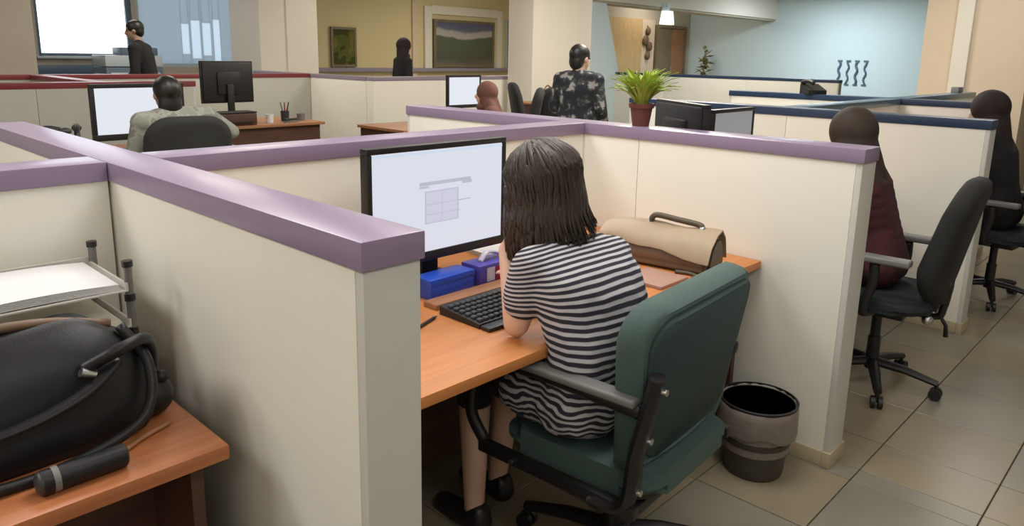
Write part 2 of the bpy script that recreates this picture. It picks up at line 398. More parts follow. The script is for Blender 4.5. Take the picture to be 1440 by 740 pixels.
# beam, pier and alcove on the far right
struct(bx('beam', (9.05, 9.0, 2.56), (X1, 9.5, CEIL), m_wall))
struct(bx('trim_3', (11.2, 9.05, 2.52), (X1, 9.45, 2.56), m_wallgrey))
bm = NB(); prism(bm, [(10.2, 0), (13.0, 0), (12.05, 2.52), (10.2, 2.52)], 9.05, 9.25); struct(obj('wall_pier', bm, m_wallblue))
struct(bx('wall_alcove', (15.2, 11.6, 0), (X1, 11.75, 3.0), m_wallgrey))
struct(bx('wall_alcove_side', (15.05, 11.6, 0), (15.2, Y1, CEIL), m_wally))
al = struct(bx('wall_veneer', (15.2, 11.54, 0.1), (17.0, 11.6, 2.5), m_panelwood))
dr = bpy.data.objects.new('door_1', None); COL.objects.link(dr); struct(dr)
bx('door_leaf', (17.75, 11.52, 0.0), (18.42, 11.57, 2.3), m_doorwood, dr, 0.004)
bx('door_leaf', (18.44, 11.52, 0.0), (19.1, 11.57, 2.3), m_brown, dr, 0.004)
bm = NB(); box(bm, (17.66, 11.50, 0), (17.74, 11.6, 2.38)); box(bm, (19.11, 11.50, 0), (19.2, 11.6, 2.38)); box(bm, (17.74, 11.50, 2.31), (19.11, 11.6, 2.38))
obj('door_frame', bm, m_doorwood, dr)
bm = NB(); rod(bm, (18.36, 11.47, 1.0), (18.36, 11.47, 1.25), 0.012); rod(bm, (18.36, 11.47, 1.05), (18.36, 11.52, 1.05), 0.01); rod(bm, (18.36, 11.47, 1.2), (18.36, 11.52, 1.2), 0.01)
obj('door_handle', bm, m_metal, dr)
# picture niche moulding on the yellow wall
struct(bx('trim_5', (11.15, 13.95, 0), (11.27, 14.0, CEIL), m_walltan))
bm = NB()
for a, b in (((11.5, 1.1), (11.72, 2.6)), ((13.92, 1.1), (14.1, 2.6)), ((11.72, 2.42), (13.92, 2.62))): box(bm, (a[0], 13.93, a[1]), (b[0], 14.0, b[1]), 0.006)
struct(obj('trim_6', bm, m_wall))
struct(bx('trim_7', (8.3, 13.86, 1.08), (14.4, 14.0, 1.16), m_mauve))

# ceiling light fixtures
for x, y, wt, c, nm in LAMPS:
    t = thing('ceiling_light', 'recessed square ceiling light panel ' + nm, 'light', (x, y, CEIL), 0, 'ceiling light panels')
    bm = NB()
    for a, b in (((-0.62, -0.62), (0.62, -0.58)), ((-0.62, 0.58), (0.62, 0.62)), ((-0.62, -0.58), (-0.58, 0.58)), ((0.58, -0.58), (0.62, 0.58))): box(bm, (a[0], a[1], -0.05), (b[0], b[1], 0.0))
    obj('frame', bm, m_pale, t)
    bx('diffuser', (-0.58, -0.58, -0.03), (0.58, 0.58, -0.01), m_lampface, t)

# ------------------------------------------------------------------ partitions
def partition(label, axis, a0, a1, c0, c1, capm, seams=(), ends='', z=1.2, name='office_partition', capt=0.05, over=0.006, base=True):
    pm = m_panel_shaded if capm is m_red else m_panel
    """axis 'y': runs along y from a0 to a1, thickness c0..c1 in x."""
    def P(a, c, zz): return (c, a, zz) if axis == 'y' else (a, c, zz)
    ac = (a0 + a1) / 2; cc = (c0 + c1) / 2
    loc = P(ac, cc, 0)
    t = thing(name, label, 'partition', loc)
    def part(nm, x0, x1, y0, y1, z0, z1, m, bev=0.0):
        a = Vector(P(x0, y0, z0)) - Vector(loc); b = Vector(P(x1, y1, z1)) - Vector(loc)
        return bx(nm, a, b, m, t, bev)
    e0 = a0 + (0.022 if 'a' in ends else 0); e1 = a1 - (0.022 if 'b' in ends else 0)
    cuts = [e0] + list(seams) + [e1]
    for s, e in zip(cuts, cuts[1:]):
        part('panel', s + (0.0015 if s != e0 else 0), e - (0.0015 if e != e1 else 0), c0, c1, 0.062, z - capt, pm, 0.001)
    part('baseboard', e0, e1, c0 - 0.006, c1 + 0.006, 0.0, 0.062, m_skirt, 0.003)
    if 'a' in ends:
        part('end_trim', a0, e0, c0 + 0.001, c1 - 0.001, 0.062, z - capt, m_trim, 0.002); part('end_foot', a0 - 0.008, e0, c0 - 0.008, c1 + 0.008, 0, 0.062, m_skirt, 0.003)
    if 'b' in ends:
        part('end_trim', e1, a1, c0 + 0.001, c1 - 0.001, 0.062, z - capt, m_trim, 0.002); part('end_foot', e1, a1 + 0.008, c0 - 0.008, c1 + 0.008, 0, 0.062, m_skirt, 0.003)
    part('cap', a0 - (over if 'a' in ends else 0), a1 + (over if 'b' in ends else 0), c0 - over, c1 + over, z - capt, z, capm, 0.004)
    return t
LX0, LX1, RX0, RX1, BY0, BY1 = 0.650, 0.768, 2.640, 2.775, 2.075, 2.205
partition('cream partition with purple cap, nearest the camera, dividing the black handbag desk from the striped-dress woman', 'y', 0.945, 3.4, LX0, LX1, m_purple, (2.07,), 'a')
partition('cream partition with purple cap behind the striped-dress woman\'s monitor', 'x', LX1 + 0.007, RX0 - 0.007, BY0, BY1, m_purple, (1.7,))
partition('cream partition with purple cap carrying the potted plant, waste bin at its foot', 'y', 0.865, 3.36, RX0, RX1, m_purple, (1.78, 2.4), 'ab')
partition('cream partition with purple cap behind the paper tray at the left edge', 'x', -1.6, LX0 - 0.007, BY0, BY1, m_purple)
partition('cream partition with navy cap right behind the brown-scarf woman and her black chair', 'y', 0.885, 3.2, 4.60, 4.735, m_blue, (2.0,), 'ab')
partition('cream partition with grey-blue cap crossing from the navy-capped one towards the tan pillar', 'x', 4.742, 6.69, 1.96, 2.09, m_bluegrey)
partition('cream partition with navy cap, second row back on the right, black phone on it', 'y', 1.25, 3.5, 6.697, 6.83, m_blue, (2.3,), 'ab')
partition('grey-blue capped partition farthest right, leading to the tan pillar', 'x', 6.837, 9.2, 1.96, 2.09, m_bluegrey, (), 'b')
partition('long cream partition with navy cap in front of the pale blue wall', 'y', 4.6, 9.5, 12.45, 12.58, m_blue, (6.2, 7.9), 'a')
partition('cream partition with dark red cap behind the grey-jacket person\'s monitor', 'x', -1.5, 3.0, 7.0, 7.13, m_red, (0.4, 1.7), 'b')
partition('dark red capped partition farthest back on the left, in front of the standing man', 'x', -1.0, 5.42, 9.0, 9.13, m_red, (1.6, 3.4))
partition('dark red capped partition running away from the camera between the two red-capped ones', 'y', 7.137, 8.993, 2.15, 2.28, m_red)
partition('cream partition with greyed mauve cap behind the small brown desk', 'y', 7.72, 10.6, 5.43, 5.56, m_mauve, (9.2,))
partition('cream partition with greyed mauve cap behind the small white monitor, ending at the centre pillar', 'x', 5.43, 7.9, 7.58, 7.713, m_mauve, (6.5,))

# ------------------------------------------------------------------ desks
def desk(label, x0, x1, y0, y1, m, top=0.74, mod=0.45, legm=m_dkwood, name='desk', drawers=None):
    t = thing(name, label, 'desk', ((x0 + x1) / 2, (y0 + y1) / 2, 0))
    w = (x1 - x0) / 2; d = (y1 - y0) / 2
    bx('worktop', (-w, -d, top - 0.03), (w, d, top), m, t, 0.004)
    bx('side_panel', (-w + 0.03, -d + 0.06, 0), (-w + 0.055, d - 0.02, top - 0.03), legm, t)
    bx('side_panel', (w - 0.055, -d + 0.06, 0), (w - 0.03, d - 0.02, top - 0.03), legm, t)
    bx('modesty_panel', (-w + 0.055, d - mod, 0.12), (w - 0.055, d - mod + 0.02, top - 0.03), legm, t)
    if drawers:
        a, b = drawers
        for z0, z1 in ((0.06, 0.26), (0.27, 0.47), (0.48, 0.68)):
            dw = bx('drawer', (a - (x0 + x1) / 2, -d + 0.10, z0), (b - (x0 + x1) / 2, -d + 0.40, z1), m_dkwood, t, 0.003)
            bm = NB(); xm = (a + b) / 2 - (x0 + x1) / 2; rod(bm, (xm - 0.05, -d + 0.085, (z0 + z1) / 2), (xm + 0.05, -d + 0.085, (z0 + z1) / 2), 0.006)
            for sx in (-0.045, 0.045): rod(bm, (xm + sx, -d + 0.085, (z0 + z1) / 2), (xm + sx, -d + 0.1, (z0 + z1) / 2), 0.005)
            obj('handle', bm, m_dkgrey, dw)
    return t
desk('orange beech desk where the striped-dress woman sits', LX1 + 0.004, RX0 - 0.004, 1.19, 2.066, m_desk, mod=0.30)
desk('reddish beech desk with the black handbag at the left edge', -1.3, 0.572, 1.293, 2.066, m_desk_l, mod=0.5)
desk('desk under the grey-jacket person\'s white monitor', LX1 + 0.02, 2.75, 5.45, 6.3, m_desk_l)
desk('brown desk with dark front beside the dark monitor', 3.04, 4.35, 6.95, 7.75, m_brown, top=0.76, mod=0.75)
desk('red-brown desk under the small white monitor in the middle row', 4.55, 6.1, 5.85, 6.65, m_brown)
desk('desk holding two monitors behind the potted plant', RX1 + 0.02, 4.58, 1.40, 2.2, m_desk, mod=0.3)
desk('desk in the far right cubicle in front of the dark-scarf woman', 4.76, 6.66, 1.30, 1.94, m_desk, mod=0.3)

# ------------------------------------------------------------------ monitors
def monitor(label, loc, rz, w, h, zb, scr, thick=0.035, bez_=0.018, tilt=0.0, content=False, base_w=0.24, bottom_bez=None):
    """loc = foot on the desk; screen faces local -y; zb = bottom of the display above the foot."""
    t = thing('monitor', label, 'monitor', loc, rz)
    bb = bottom_bez or bez_ * 1.5
    mt = T(0, 0, zb) @ Matrix.Rotation(tilt, 4, 'X')
    bm = NB()
    for a, b in (((-w / 2, 0), (w / 2, bb)), ((-w / 2, h - bez_), (w / 2, h)), ((-w / 2, bb), (-w / 2 + bez_, h - bez_)), ((w / 2 - bez_, bb), (w / 2, h - bez_))):
        box(bm, (a[0], -thick / 2, a[1]), (b[0], thick / 2, b[1]), 0.003, 2, mt)
    obj('bezel', bm, m_black, t, 40)
    bm = NB(); box(bm, (-w / 2 + 0.012, -thick / 2 + 0.012, 0.012), (w / 2 - 0.012, thick / 2 + 0.012, h - 0.012), 0.01, 2, mt)
    box(bm, (-w * 0.22, thick / 2, h * 0.2), (w * 0.22, thick / 2 + 0.03, h * 0.75), 0.012, 2, mt)
    obj('back_shell', bm, m_black, t, 40)
    bm = NB(); box(bm, (-w / 2 + bez_, -thick / 2 + 0.004, bb), (w / 2 - bez_, -thick / 2 + 0.010, h - bez_), 0, 1, mt)
    s = obj('screen', bm, scr, t)
    if content:
        sw = w - 2 * bez_; sh = h - bb - bez_
        def ink(nm, rects, m):
            bm = NB()
            for (u0, v0, u1, v1) in rects:
                box(bm, (-w / 2 + bez_ + u0 * sw, -thick / 2 + 0.0025, bb + v0 * sh), (-w / 2 + bez_ + u1 * sw, -thick / 2 + 0.0038, bb + v1 * sh), 0, 1, mt)
            return obj(nm, bm, m, s)
        ink('document_heading', [(0.33, 0.655, 0.73, 0.69), (0.33, 0.63, 0.40, 0.65), (0.66, 0.63, 0.74, 0.655)], m_ink)
        ink('document_table', [(0.38, 0.28, 0.62, 0.60)], m_ink2)
        ink('document_lines', [(0.37, 0.585, 0.63, 0.600), (0.38, 0.46, 0.73, 0.472), (0.38, 0.36, 0.64, 0.372), (0.37, 0.275, 0.63, 0.288), (0.37, 0.28, 0.378, 0.60), (0.622, 0.28, 0.63, 0.60), (0.495, 0.28, 0.501, 0.6)], m_ink)
        ink('task_bar', [(0.0, 0.0, 0.30, 0.04)], m_ink3)
        ink('title_bar', [(0.0, 0.965, 1.0, 0.985)], m_ink3)
    bm = NB(); box(bm, (-0.035, thick / 2 + 0.028, 0.01), (0.035, thick / 2 + 0.055, zb + h * 0.45), 0.006)
    obj('stand', bm, m_black, t, 40)
    bm = NB(); prism(bm, [(x, y + thick / 2 + 0.085) for x, y in rrect(base_w, 0.19, 0.06)], 0.0, 0.014, 'z'); obj('base', bm, m_black, t)
    return t
monitor('large black monitor with a white document in front of the striped-dress woman', (1.520, 1.775, 0.74), 0.0, 0.575, 0.372, 0.105, m_screen, content=True, bez_=0.018, bottom_bez=0.030)
monitor('monitor with white screen in front of the grey-jacket person', (2.03, 5.72, 0.74), 0.05, 0.66, 0.40, 0.10, m_screen_far, bez_=0.03)
monitor('dark monitor turned away, black back towards the camera, on the brown desk', (3.50, 7.40, 0.76), PI + 0.05, 0.56, 0.42, 0.20, m_dkgrey)
monitor('small white-screened monitor in the middle row under the mauve-capped partition', (5.60, 6.12, 0.74), 0.0, 0.50, 0.36, 0.17, m_screen_far, bez_=0.025)
monitor('dark monitor seen from behind, left of the two by the potted plant', (2.97, 1.78, 0.74), 1.02, 0.46, 0.30, 0.26, m_dkgrey)
monitor('grey-screened monitor, right of the two by the potted plant', (3.41, 1.76, 0.74), 0.0, 0.42, 0.30, 0.215, m_screen_grey)

# ------------------------------------------------------------------ keyboard and desk clutter of the main cubicle
DZ = 0.74
t = thing('keyboard', 'black keyboard in front of the striped-dress woman\'s elbow', 'keyboard', (1.575, 1.49, DZ), 0.0)
bm = NB(); prism(bm, [(-0.085, 0.0), (0.085, 0.0), (0.085, 0.026), (-0.085, 0.014)], -0.225, 0.225, 'x'); obj('case', bm, m_black, t)
bm = NB(); box(bm, (-0.225, -0.125, 0.0), (0.225, -0.087, 0.012), 0.004); obj('wrist_rest', bm, m_black, t, 40)
kb = NB(); box(kb, (0, 0, 0), (0.0165, 0.0165, 0.008), 0.002, 1)
k0 = obj('key', kb, m_key, t)
first = True
for r_ in range(6):
    for c_ in range(19):
        if first: o = k0; first = False
        else:
            o = bpy.data.objects.new('key', k0.data); COL.objects.link(o); o.parent = t
        yy = -0.074 + r_ * 0.0245
        o.location = (-0.213 + c_ * 0.0225, yy, 0.0135 + (yy + 0.085) / 0.17 * 0.012)
tag(bx('shadow_strip', (1.36, 1.600, DZ), (1.80, 1.662, DZ + 0.018), m_brown, None, 0.004), 'flat brown strip standing in for the shadow behind the keyboard', 'shadow')  # keyboard shadow built as a thin brown strip

# printed cartons at the foot of the monitor
t = thing('carton', 'bright blue carton at the foot of the large monitor', 'carton', (1.50, 1.725, DZ), 0.03); t.scale.z = 1.12
bx('box_body', (-0.095, -0.04, 0), (0.095, 0.04, 0.055), m_bluebox, t, 0.003)
bx('box_lid', (-0.097, -0.042, 0.040), (0.097, 0.042, 0.058), m_bluebox, t, 0.003)
t = thing('carton', 'violet-blue packet with a dark red and pale label, right of the bright blue carton', 'carton', (1.715, 1.725, DZ), 0.03); t.scale.z = 1.15
bx('box_body', (-0.105, -0.045, 0), (0.105, 0.045, 0.062), m_violet, t, 0.004)
bx('red_label', (-0.030, -0.0465, 0.010), (0.022, -0.045, 0.052), m_redlab, t)
bx('pale_label', (-0.072, -0.0465, 0.012), (-0.036, -0.045, 0.052), m_whitelab, t)
bx('pale_stripe', (0.034, -0.0465, 0.006), (0.046, -0.045, 0.058), m_whitelab, t)
bm = NB(); tube(bm, bez([(-0.06, 0.0, 0.062), (-0.03, 0.0, 0.085), (0.02, 0.005, 0.078), (0.05, 0.0, 0.062)]), 0.012, 8, 0.5); obj('crumpled_wrap', bm, m_whitelab, t, 0)
bm = NB(); ball(bm, (1.275, 1.645, DZ + 0.02), (0.034, 0.026, 0.024), 3)
for v in bm.verts: v.co += Vector((random.uniform(-1, 1), random.uniform(-1, 1), random.uniform(-0.4, 1))) * 0.004
for v in bm.verts: v.co.z = max(v.co.z, DZ)
tag(obj('tissue', bm, m_paper), 'crumpled white tissue on the desk left of the keyboard', 'tissue')
t = thing('pen', 'black pen lying on the desk left of the keyboard', 'pen', (1.262, 1.535, DZ + 0.005), 0.35)
bm = NB(); rod(bm, (-0.065, 0, 0), (0.05, 0, 0), 0.005); obj('barrel', bm, m_black, t)
bm = NB(); rod(bm, (0.05, 0, 0), (0.068, 0, 0), 0.005, 0.0012); obj('tip', bm, m_metal, t)
# papers between the monitor and the right side
t = thing('paper_stack', 'stack of cream papers against the partition, right of the large monitor', 'papers', (2.03, 1.965, DZ), -0.12)
for k_ in range(5):
    bx('sheet', (-0.15 + 0.004 * (k_ % 3), -0.095 + 0.003 * (k_ % 2), 0.003 * k_), (0.15 + 0.004 * (k_ % 2), 0.095, 0.003 * k_ + 0.0026), m_paperw if k_ % 2 else m_paper, t)
bx('file_cover', (-0.155, -0.10, 0.0153), (0.155, 0.09, 0.019), m_paper, t)
tag(bx('paper_sheet', (1.74, 1.80, DZ), (1.94, 1.86, DZ + 0.006), m_pink, None, 0.001), 'pinkish folded paper beside the foot of the large monitor', 'paper')
tag(bx('notebook', (2.03, 1.25, DZ), (2.20, 1.42, DZ + 0.012), mat('dull_pink_cover', (0.40, 0.235, 0.18), 0.6), None, 0.002), 'pinkish-brown notebook beside the tan handbag', 'notebook')

# tan handbag, lying along the right partition
BAG = t = thing('handbag', 'tan leather handbag with olive handle, lying on the right end of the orange desk', 'handbag', (2.325, 1.425, DZ), 0.14)
sec = [(-0.085, 0.0), (0.085, 0.0), (0.095, 0.03), (0.07, 0.125), (0.035, 0.16), (-0.02, 0.155), (-0.075, 0.10), (-0.098, 0.03)]
bm = NB(); vs = prism(bm, sec, -0.22, 0.20)
bmesh.ops.bevel(bm, geom=list(bm.edges), offset=0.014, segments=3, affect='EDGES'); obj('body', bm, m_bagbrown, t, 50)
bm = NB()
fl = [(-0.09, 0.1), (-0.055, 0.134), (-0.02, 0.163), (0.035, 0.169), (0.076, 0.13), (0.099, 0.05)]
n_ = 10; g = []
for i_ in range(n_ + 1):
    y = -0.235 + i_ * 0.052
    sag = 0.0 if y < 0.2 else (y - 0.2) * 0.16
    u_ = 1 - i_ / n_; zl = 0.118 - 0.058 * u_; xl = -0.080 - 0.026 * u_
    fl[0] = (xl, zl); fl[1] = (-0.062 - 0.012 * u_, 0.134 - 0.012 * u_)
    g.append([Vector((p[0] + 0.004 * math.sin(i_ * 1.7), y, p[1] + 0.006 * math.sin(i_ * 1.1 + p[0] * 30) - sag * (1 + 2 * abs(p[0])))) for p in fl])
vv = [[bm.verts.new(p) for p in r_] for r_ in g]; v2 = [[bm.verts.new(p - Vector((0, 0, 0.007))) for p in r_] for r_ in g]
for i_ in range(n_):
    for j_ in range(5):
        bm.faces.new((vv[i_][j_], vv[i_ + 1][j_], vv[i_ + 1][j_ + 1], vv[i_][j_ + 1])); bm.faces.new((v2[i_][j_], v2[i_][j_ + 1], v2[i_ + 1][j_ + 1], v2[i_ + 1][j_]))
    for j_ in (0, 5): bm.faces.new((vv[i_][j_], v2[i_][j_], v2[i_ + 1][j_], vv[i_ + 1][j_]))
for i_ in (0, n_):
    for j_ in range(5): bm.faces.new((vv[i_][j_], vv[i_][j_ + 1], v2[i_][j_ + 1], v2[i_][j_]))
obj('flap', bm, m_bagtan, t, 60)
bm = NB(); tube(bm, bez([(0.02, -0.15, 0.168), (0.025, -0.135, 0.182), (0.025, -0.03, 0.192), (0.02, 0.05, 0.20), (0.018, 0.075, 0.19), (0.018, 0.082, 0.165)], 30), 0.0125, 10); obj('handle', bm, m_bagolive, t, 0)
bm = NB(); prism(bm, [(p[0] * 0.7, p[1] * 0.72 + 0.02) for p in sec], -0.232, -0.221); obj('end_patch', bm, m_bagolive, t)
bm = NB(); tube(bm, bez([(-0.05, -0.222, 0.03), (-0.09, -0.25, 0.02), (-0.12, -0.21, 0.009), (-0.10, -0.16, 0.008), (-0.11, -0.10, 0.008)]), 0.008, 8); obj('strap', bm, m_bagolive, t, 0)
for sy in (-0.152, 0.084):
    bm = NB(); rod(bm, (0.02, sy - 0.008, 0.166), (0.02, sy + 0.008, 0.166), 0.014); obj('ring', bm, m_metal, t)

BAG.scale = (0.90, 0.86, 0.88)
# waste bin with a bag folded over its rim
BIN = t = thing('waste_bin', 'dark round waste bin with a grey bag folded over its rim, by the green chair', 'waste bin', (2.445, 1.065, 0))
bm = NB(); lathe(bm, [(0.0, 0.0), (0.108, 0.0), (0.112, 0.01), (0.122, 0.125), (0.130, 0.13), (0.131, 0.15), (0.124, 0.155), (0.137, 0.272), (0.141, 0.28), (0.135, 0.28), (0.108, 0.012), (0.0, 0.011)], 40); obj('tub', bm, m_binmesh, t, 45)
bm = NB()
prof = [(0.125, 0.10), (0.134, 0.26), (0.141, 0.287), (0.147, 0.282), (0.149, 0.25), (0.152, 0.205), (0.146, 0.165)]
lathe(bm, prof[::1], 44, jit=0.010)
for v in bm.verts:
    a = math.atan2(v.co.y, v.co.x); v.co.z += (0.018 * math.sin(2 * a + 0.6) + 0.006 * math.sin(7 * a)) * (1 if (v.co.z < 0.24 and v.co.x ** 2 + v.co.y ** 2 > 0.0185) else 0.0)
bm.faces.ensure_lookup_table(); bmesh.ops.delete(bm, geom=[f for f in bm.faces if len(f.verts) > 4], context='FACES_ONLY')
obj('bin_bag', bm, m_bag_liner, t, 0)
bm = NB(); lathe(bm, [(0.140, 0.279), (0.147, 0.281), (0.148, 0.290), (0.141, 0.292), (0.140, 0.279)], 44); obj('rim', bm, m_black, t, 50)

BIN.scale = (0.94, 0.94, 0.97)
# potted plant standing on the partition cap
t = thing('potted_plant', 'bright green spider plant in a small terracotta pot on the purple cap', 'plant', (2.726, 1.835, 1.2))
bm = NB(); lathe(bm, [(0.0, 0), (0.036, 0), (0.048, 0.078), (0.054, 0.078), (0.056, 0.098), (0.049, 0.098), (0.047, 0.083), (0, 0.083)], 28); obj('pot', bm, m_terra, t, 40)
bm = NB(); lathe(bm, [(0, 0.083), (0.0465, 0.084), (0.03, 0.092), (0, 0.094)], 20); obj('soil', bm, m_soil, t, 60)
leafs = []
for k_ in range(6):
    L = 0.168 + 0.010 * k_; bm = NB(); prev = None; droop = 0.14 + 0.115 * k_
    for s_ in range(7):
        u_ = s_ / 6; wv = 0.0062 * (math.sin(PI * (0.12 + 0.88 * u_)) ** 0.7 if u_ < 1 else 0.02) + 0.0004
        ang = 1.25 - droop * 1.15 * u_ * u_
        c_ = Vector((L * (0.28 * u_ + 0.5 * u_ * u_ * droop), 0, L * (0.95 * u_ - 0.55 * droop * u_ ** 2.2)))
        r_ = [bm.verts.new(c_ + Vector((0, -wv, 0.0015))), bm.verts.new(c_ + Vector((0, 0, -0.001))), bm.verts.new(c_ + Vector((0, wv, 0.0015)))]
        if prev: bm.faces.new((prev[0], prev[1], r_[1], r_[0])); bm.faces.new((prev[1], prev[2], r_[2], r_[1]))
        prev = r_
    me = bpy.data.meshes.new('leaf'); bm.to_mesh(me); bm.free(); me.materials.append(m_leaf); leafs.append(me)
for k_ in range(210):
    o = bpy.data.objects.new('leaf', leafs[k_ % 6]); COL.objects.link(o); o.parent = t
    a = k_ * 2.399; rr = random.uniform(0.0, 0.022)
    o.location = (rr * math.cos(a), rr * math.sin(a), 0.088)
    o.rotation_euler = (random.uniform(-0.25, 0.25), random.uniform(-0.30, 0.30), a)
    s_ = random.uniform(0.72, 1.08); o.scale = (s_, 1.2, s_)

# ------------------------------------------------------------------ left desk things
t = thing('paper_tray', 'two-tier clear letter tray with white paper on the left desk', 'tray', (0.372, 1.858, DZ), 0.0)
for zt in (0.035, 0.125, 0.210):
    bm = NB(); box(bm, (-0.20, -0.13, zt), (0.185, 0.13, zt + 0.004), 0.001)
    nm = 'tray_tier'
    o = obj(nm, bm, m_tray, t)
    for a, b in (((-0.20, 0.125, zt + 0.004), (0.185, 0.13, zt + 0.03)), ((0.18, -0.13, zt + 0.004), (0.185, 0.125, zt + 0.02)), ((-0.20, -0.13, zt + 0.004), (-0.195, 0.125, zt + 0.02))):
        bx('tray_side', a, b, m_tray, o)
for (px_, py_) in ((0.190, -0.12), (0.190, 0.12), (-0.205, -0.12), (-0.205, 0.12)):
    for z0, z1 in ((0.0, 0.12), (0.122, 0.200), (0.202, 0.280)):
        bm = NB(); rod(bm, (px_, py_, z0), (px_, py_, z1 - 0.014), 0.0095); s_ = obj('post', bm, m_smoke, t, 40)
        bm = NB(); rod(bm, (px_, py_, z1 - 0.014), (px_, py_, z1), 0.012); obj('post_cap', bm, m_black, s_, 40)
def sheets(label, loc, rz, w, d, n, curl, m):
    t = thing('paper_stack', label, 'papers', loc, rz)
    for k_ in range(n):
        bm = NB(); N = 10; top = []; bot = []
        for i_ in range(N + 1):
            u_ = -1 + 2 * i_ / N; zz = 0.0022 * k_ + curl * (1 - u_ * u_) * (0.5 + k_ / n)
            top.append([bm.verts.new((u_ * w / 2, -d / 2, zz + 0.002)), bm.verts.new((u_ * w / 2, d / 2, zz + 0.002 + curl * 0.8 * k_ / n))])
            bot.append([bm.verts.new((u_ * w / 2, -d / 2, zz)), bm.verts.new((u_ * w / 2, d / 2, zz + curl * 0.8 * k_ / n))])
        for i_ in range(N):
            bm.faces.new((top[i_][0], top[i_ + 1][0], top[i_ + 1][1], top[i_][1])); bm.faces.new((bot[i_][0], bot[i_][1], bot[i_ + 1][1], bot[i_ + 1][0]))
            bm.faces.new((top[i_][0], bot[i_][0], bot[i_ + 1][0], top[i_ + 1][0])); bm.faces.new((top[i_][1], top[i_ + 1][1], bot[i_ + 1][1], bot[i_][1]))
        bm.faces.new((top[0][0], top[0][1], bot[0][1], bot[0][0])); bm.faces.new((top[N][0], bot[N][0], bot[N][1], top[N][1]))
        obj('sheet', bm, m, t, 30)
    return t
sheets('white paper on the top tier of the letter tray', (0.362, 1.852, DZ + 0.2143), 0.015, 0.355, 0.235, 6, 0.006, m_paper)
sheets('greyish papers on the middle tier of the letter tray', (0.362, 1.852, DZ + 0.1293), 0.015, 0.35, 0.235, 6, 0.004, m_paperw)
# black handbag
t = thing('handbag', 'black leather handbag slumped in front of the letter tray on the left desk', 'handbag', (0.265, 1.545, DZ), 0.04)
bm = NB()
ring_z = [(0.0, 0.245, 0.095), (0.02, 0.262, 0.105), (0.09, 0.268, 0.10), (0.155, 0.255, 0.08), (0.20, 0.225, 0.05), (0.222, 0.19, 0.022)]
rings = []
for z, w_, d_ in ring_z:
    rings.append([bm.verts.new((0.0 + math.copysign(abs(math.cos(a)) ** 0.55, math.cos(a)) * w_ * (1 + 0.02 * math.sin(5 * a + z * 40)), math.copysign(abs(math.sin(a)) ** 0.55, math.sin(a)) * d_ * (1 + 0.05 * math.sin(7 * a + z * 30)) + z * 0.10, z + 0.016 * math.sin(2.2 * math.cos(a) + 0.4) * (z / 0.22) - 0.035 * max(0, math.cos(a)) ** 3 * (z / 0.22))) for a in [2 * PI * k / 48 for k in range(48)]])
for a, b in zip(rings, rings[1:]):
    for k_ in range(48): bm.faces.new((a[k_], a[(k_ + 1) % 48], b[(k_ + 1) % 48], b[k_]))
bm.faces.new(rings[0][::-1]); bm.faces.new(rings[-1])
bmesh.ops.subdivide_edges(bm, edges=list(bm.edges), cuts=1, use_grid_fill=True, smooth=0.6)
obj('body', bm, m_leather, t, 0)
bm = NB(); tube(bm, bez([(-0.23, 0.018, 0.228), (-0.08, 0.02, 0.242), (0.08, 0.02, 0.232), (0.20, 0.02, 0.20)]), 0.010, 8); obj('zip_edge', bm, m_bagbrown, t, 0)
bm = NB(); tube(bm, bez([(-0.20, -0.095, 0.105), (-0.17, -0.135, 0.04), (-0.05, -0.15, 0.013), (0.09, -0.140, 0.014), (0.20, -0.125, 0.05), (0.235, -0.07, 0.13), (0.205, -0.02, 0.205)], 48), 0.0105, 10); obj('shoulder_strap', bm, m_leather, t, 0)
bm = NB(); tube(bm, bez([(0.11, -0.085, 0.16), (0.17, -0.11, 0.19), (0.225, -0.085, 0.19), (0.262, -0.02, 0.14), (0.275, 0.02, 0.07)], 32), 0.012, 10); obj('grab_handle', bm, m_leather, t, 0)
bm = NB(); tube(bm, bez([(-0.13, -0.106, 0.085), (0.0, -0.118, 0.098), (0.10, -0.115, 0.125), (0.17, -0.095, 0.165)], 24), 0.016, 10, 0.5); obj('pleat', bm, m_leather, t, 0)
for p_ in ((-0.17, -0.108, 0.092), (0.115, -0.098, 0.155), (-0.14, 0.0, 0.238)):
    bm = NB(); rod(bm, (p_[0] - 0.012, p_[1], p_[2] + 0.006), (p_[0] + 0.012, p_[1], p_[2] - 0.006), 0.009); obj('buckle', bm, m_metal, t, 40)
bm = NB(); ball(bm, (0.248, -0.03, 0.045), (0.045, 0.05, 0.045), 3); ball(bm, (0.265, -0.05, 0.085), (0.016, 0.016, 0.014), 2); obj('side_pouch', bm, m_leather, t, 0)
t = thing('glasses_case', 'black cylindrical case with a pale end at the front edge of the left desk', 'case', (0.335, 1.352, DZ + 0.0225), 0.02)
bm = NB(); rod(bm, (-0.066, 0, 0), (0.066, 0, 0), 0.022, None, 20); obj('tube', bm, m_leather, t, 40)
bm = NB(); rod(bm, (-0.050, 0, 0), (-0.040, 0, 0), 0.0228, None, 20); obj('band', bm, m_grey, t, 40)
bm = NB(); ball(bm, (-0.066, 0, 0), (0.010, 0.0215, 0.0215), 3); obj('end_cap', bm, m_dkgrey, t, 0)
bm = NB(); ball(bm, (0.066, 0, 0), (0.008, 0.0215, 0.0215), 3); obj('end_cap', bm, m_black, t, 0)
tag(bx('card_folder', (-0.08, 1.36, DZ), (0.185, 1.46, DZ + 0.004), m_teal, None, 0.001), 'pale teal card lying under the front of the black handbag', 'card')
bm = NB(); tube(bm, bez([(0.42, 1.40, DZ + 0.006), (0.46, 1.425, DZ + 0.006), (0.52, 1.45, DZ + 0.006)]), 0.006, 8, 0.8)
tag(obj('brown_strap', bm, m_brown, None, 0), 'thin brown strap lying on the left desk, right of the black case', 'strap')

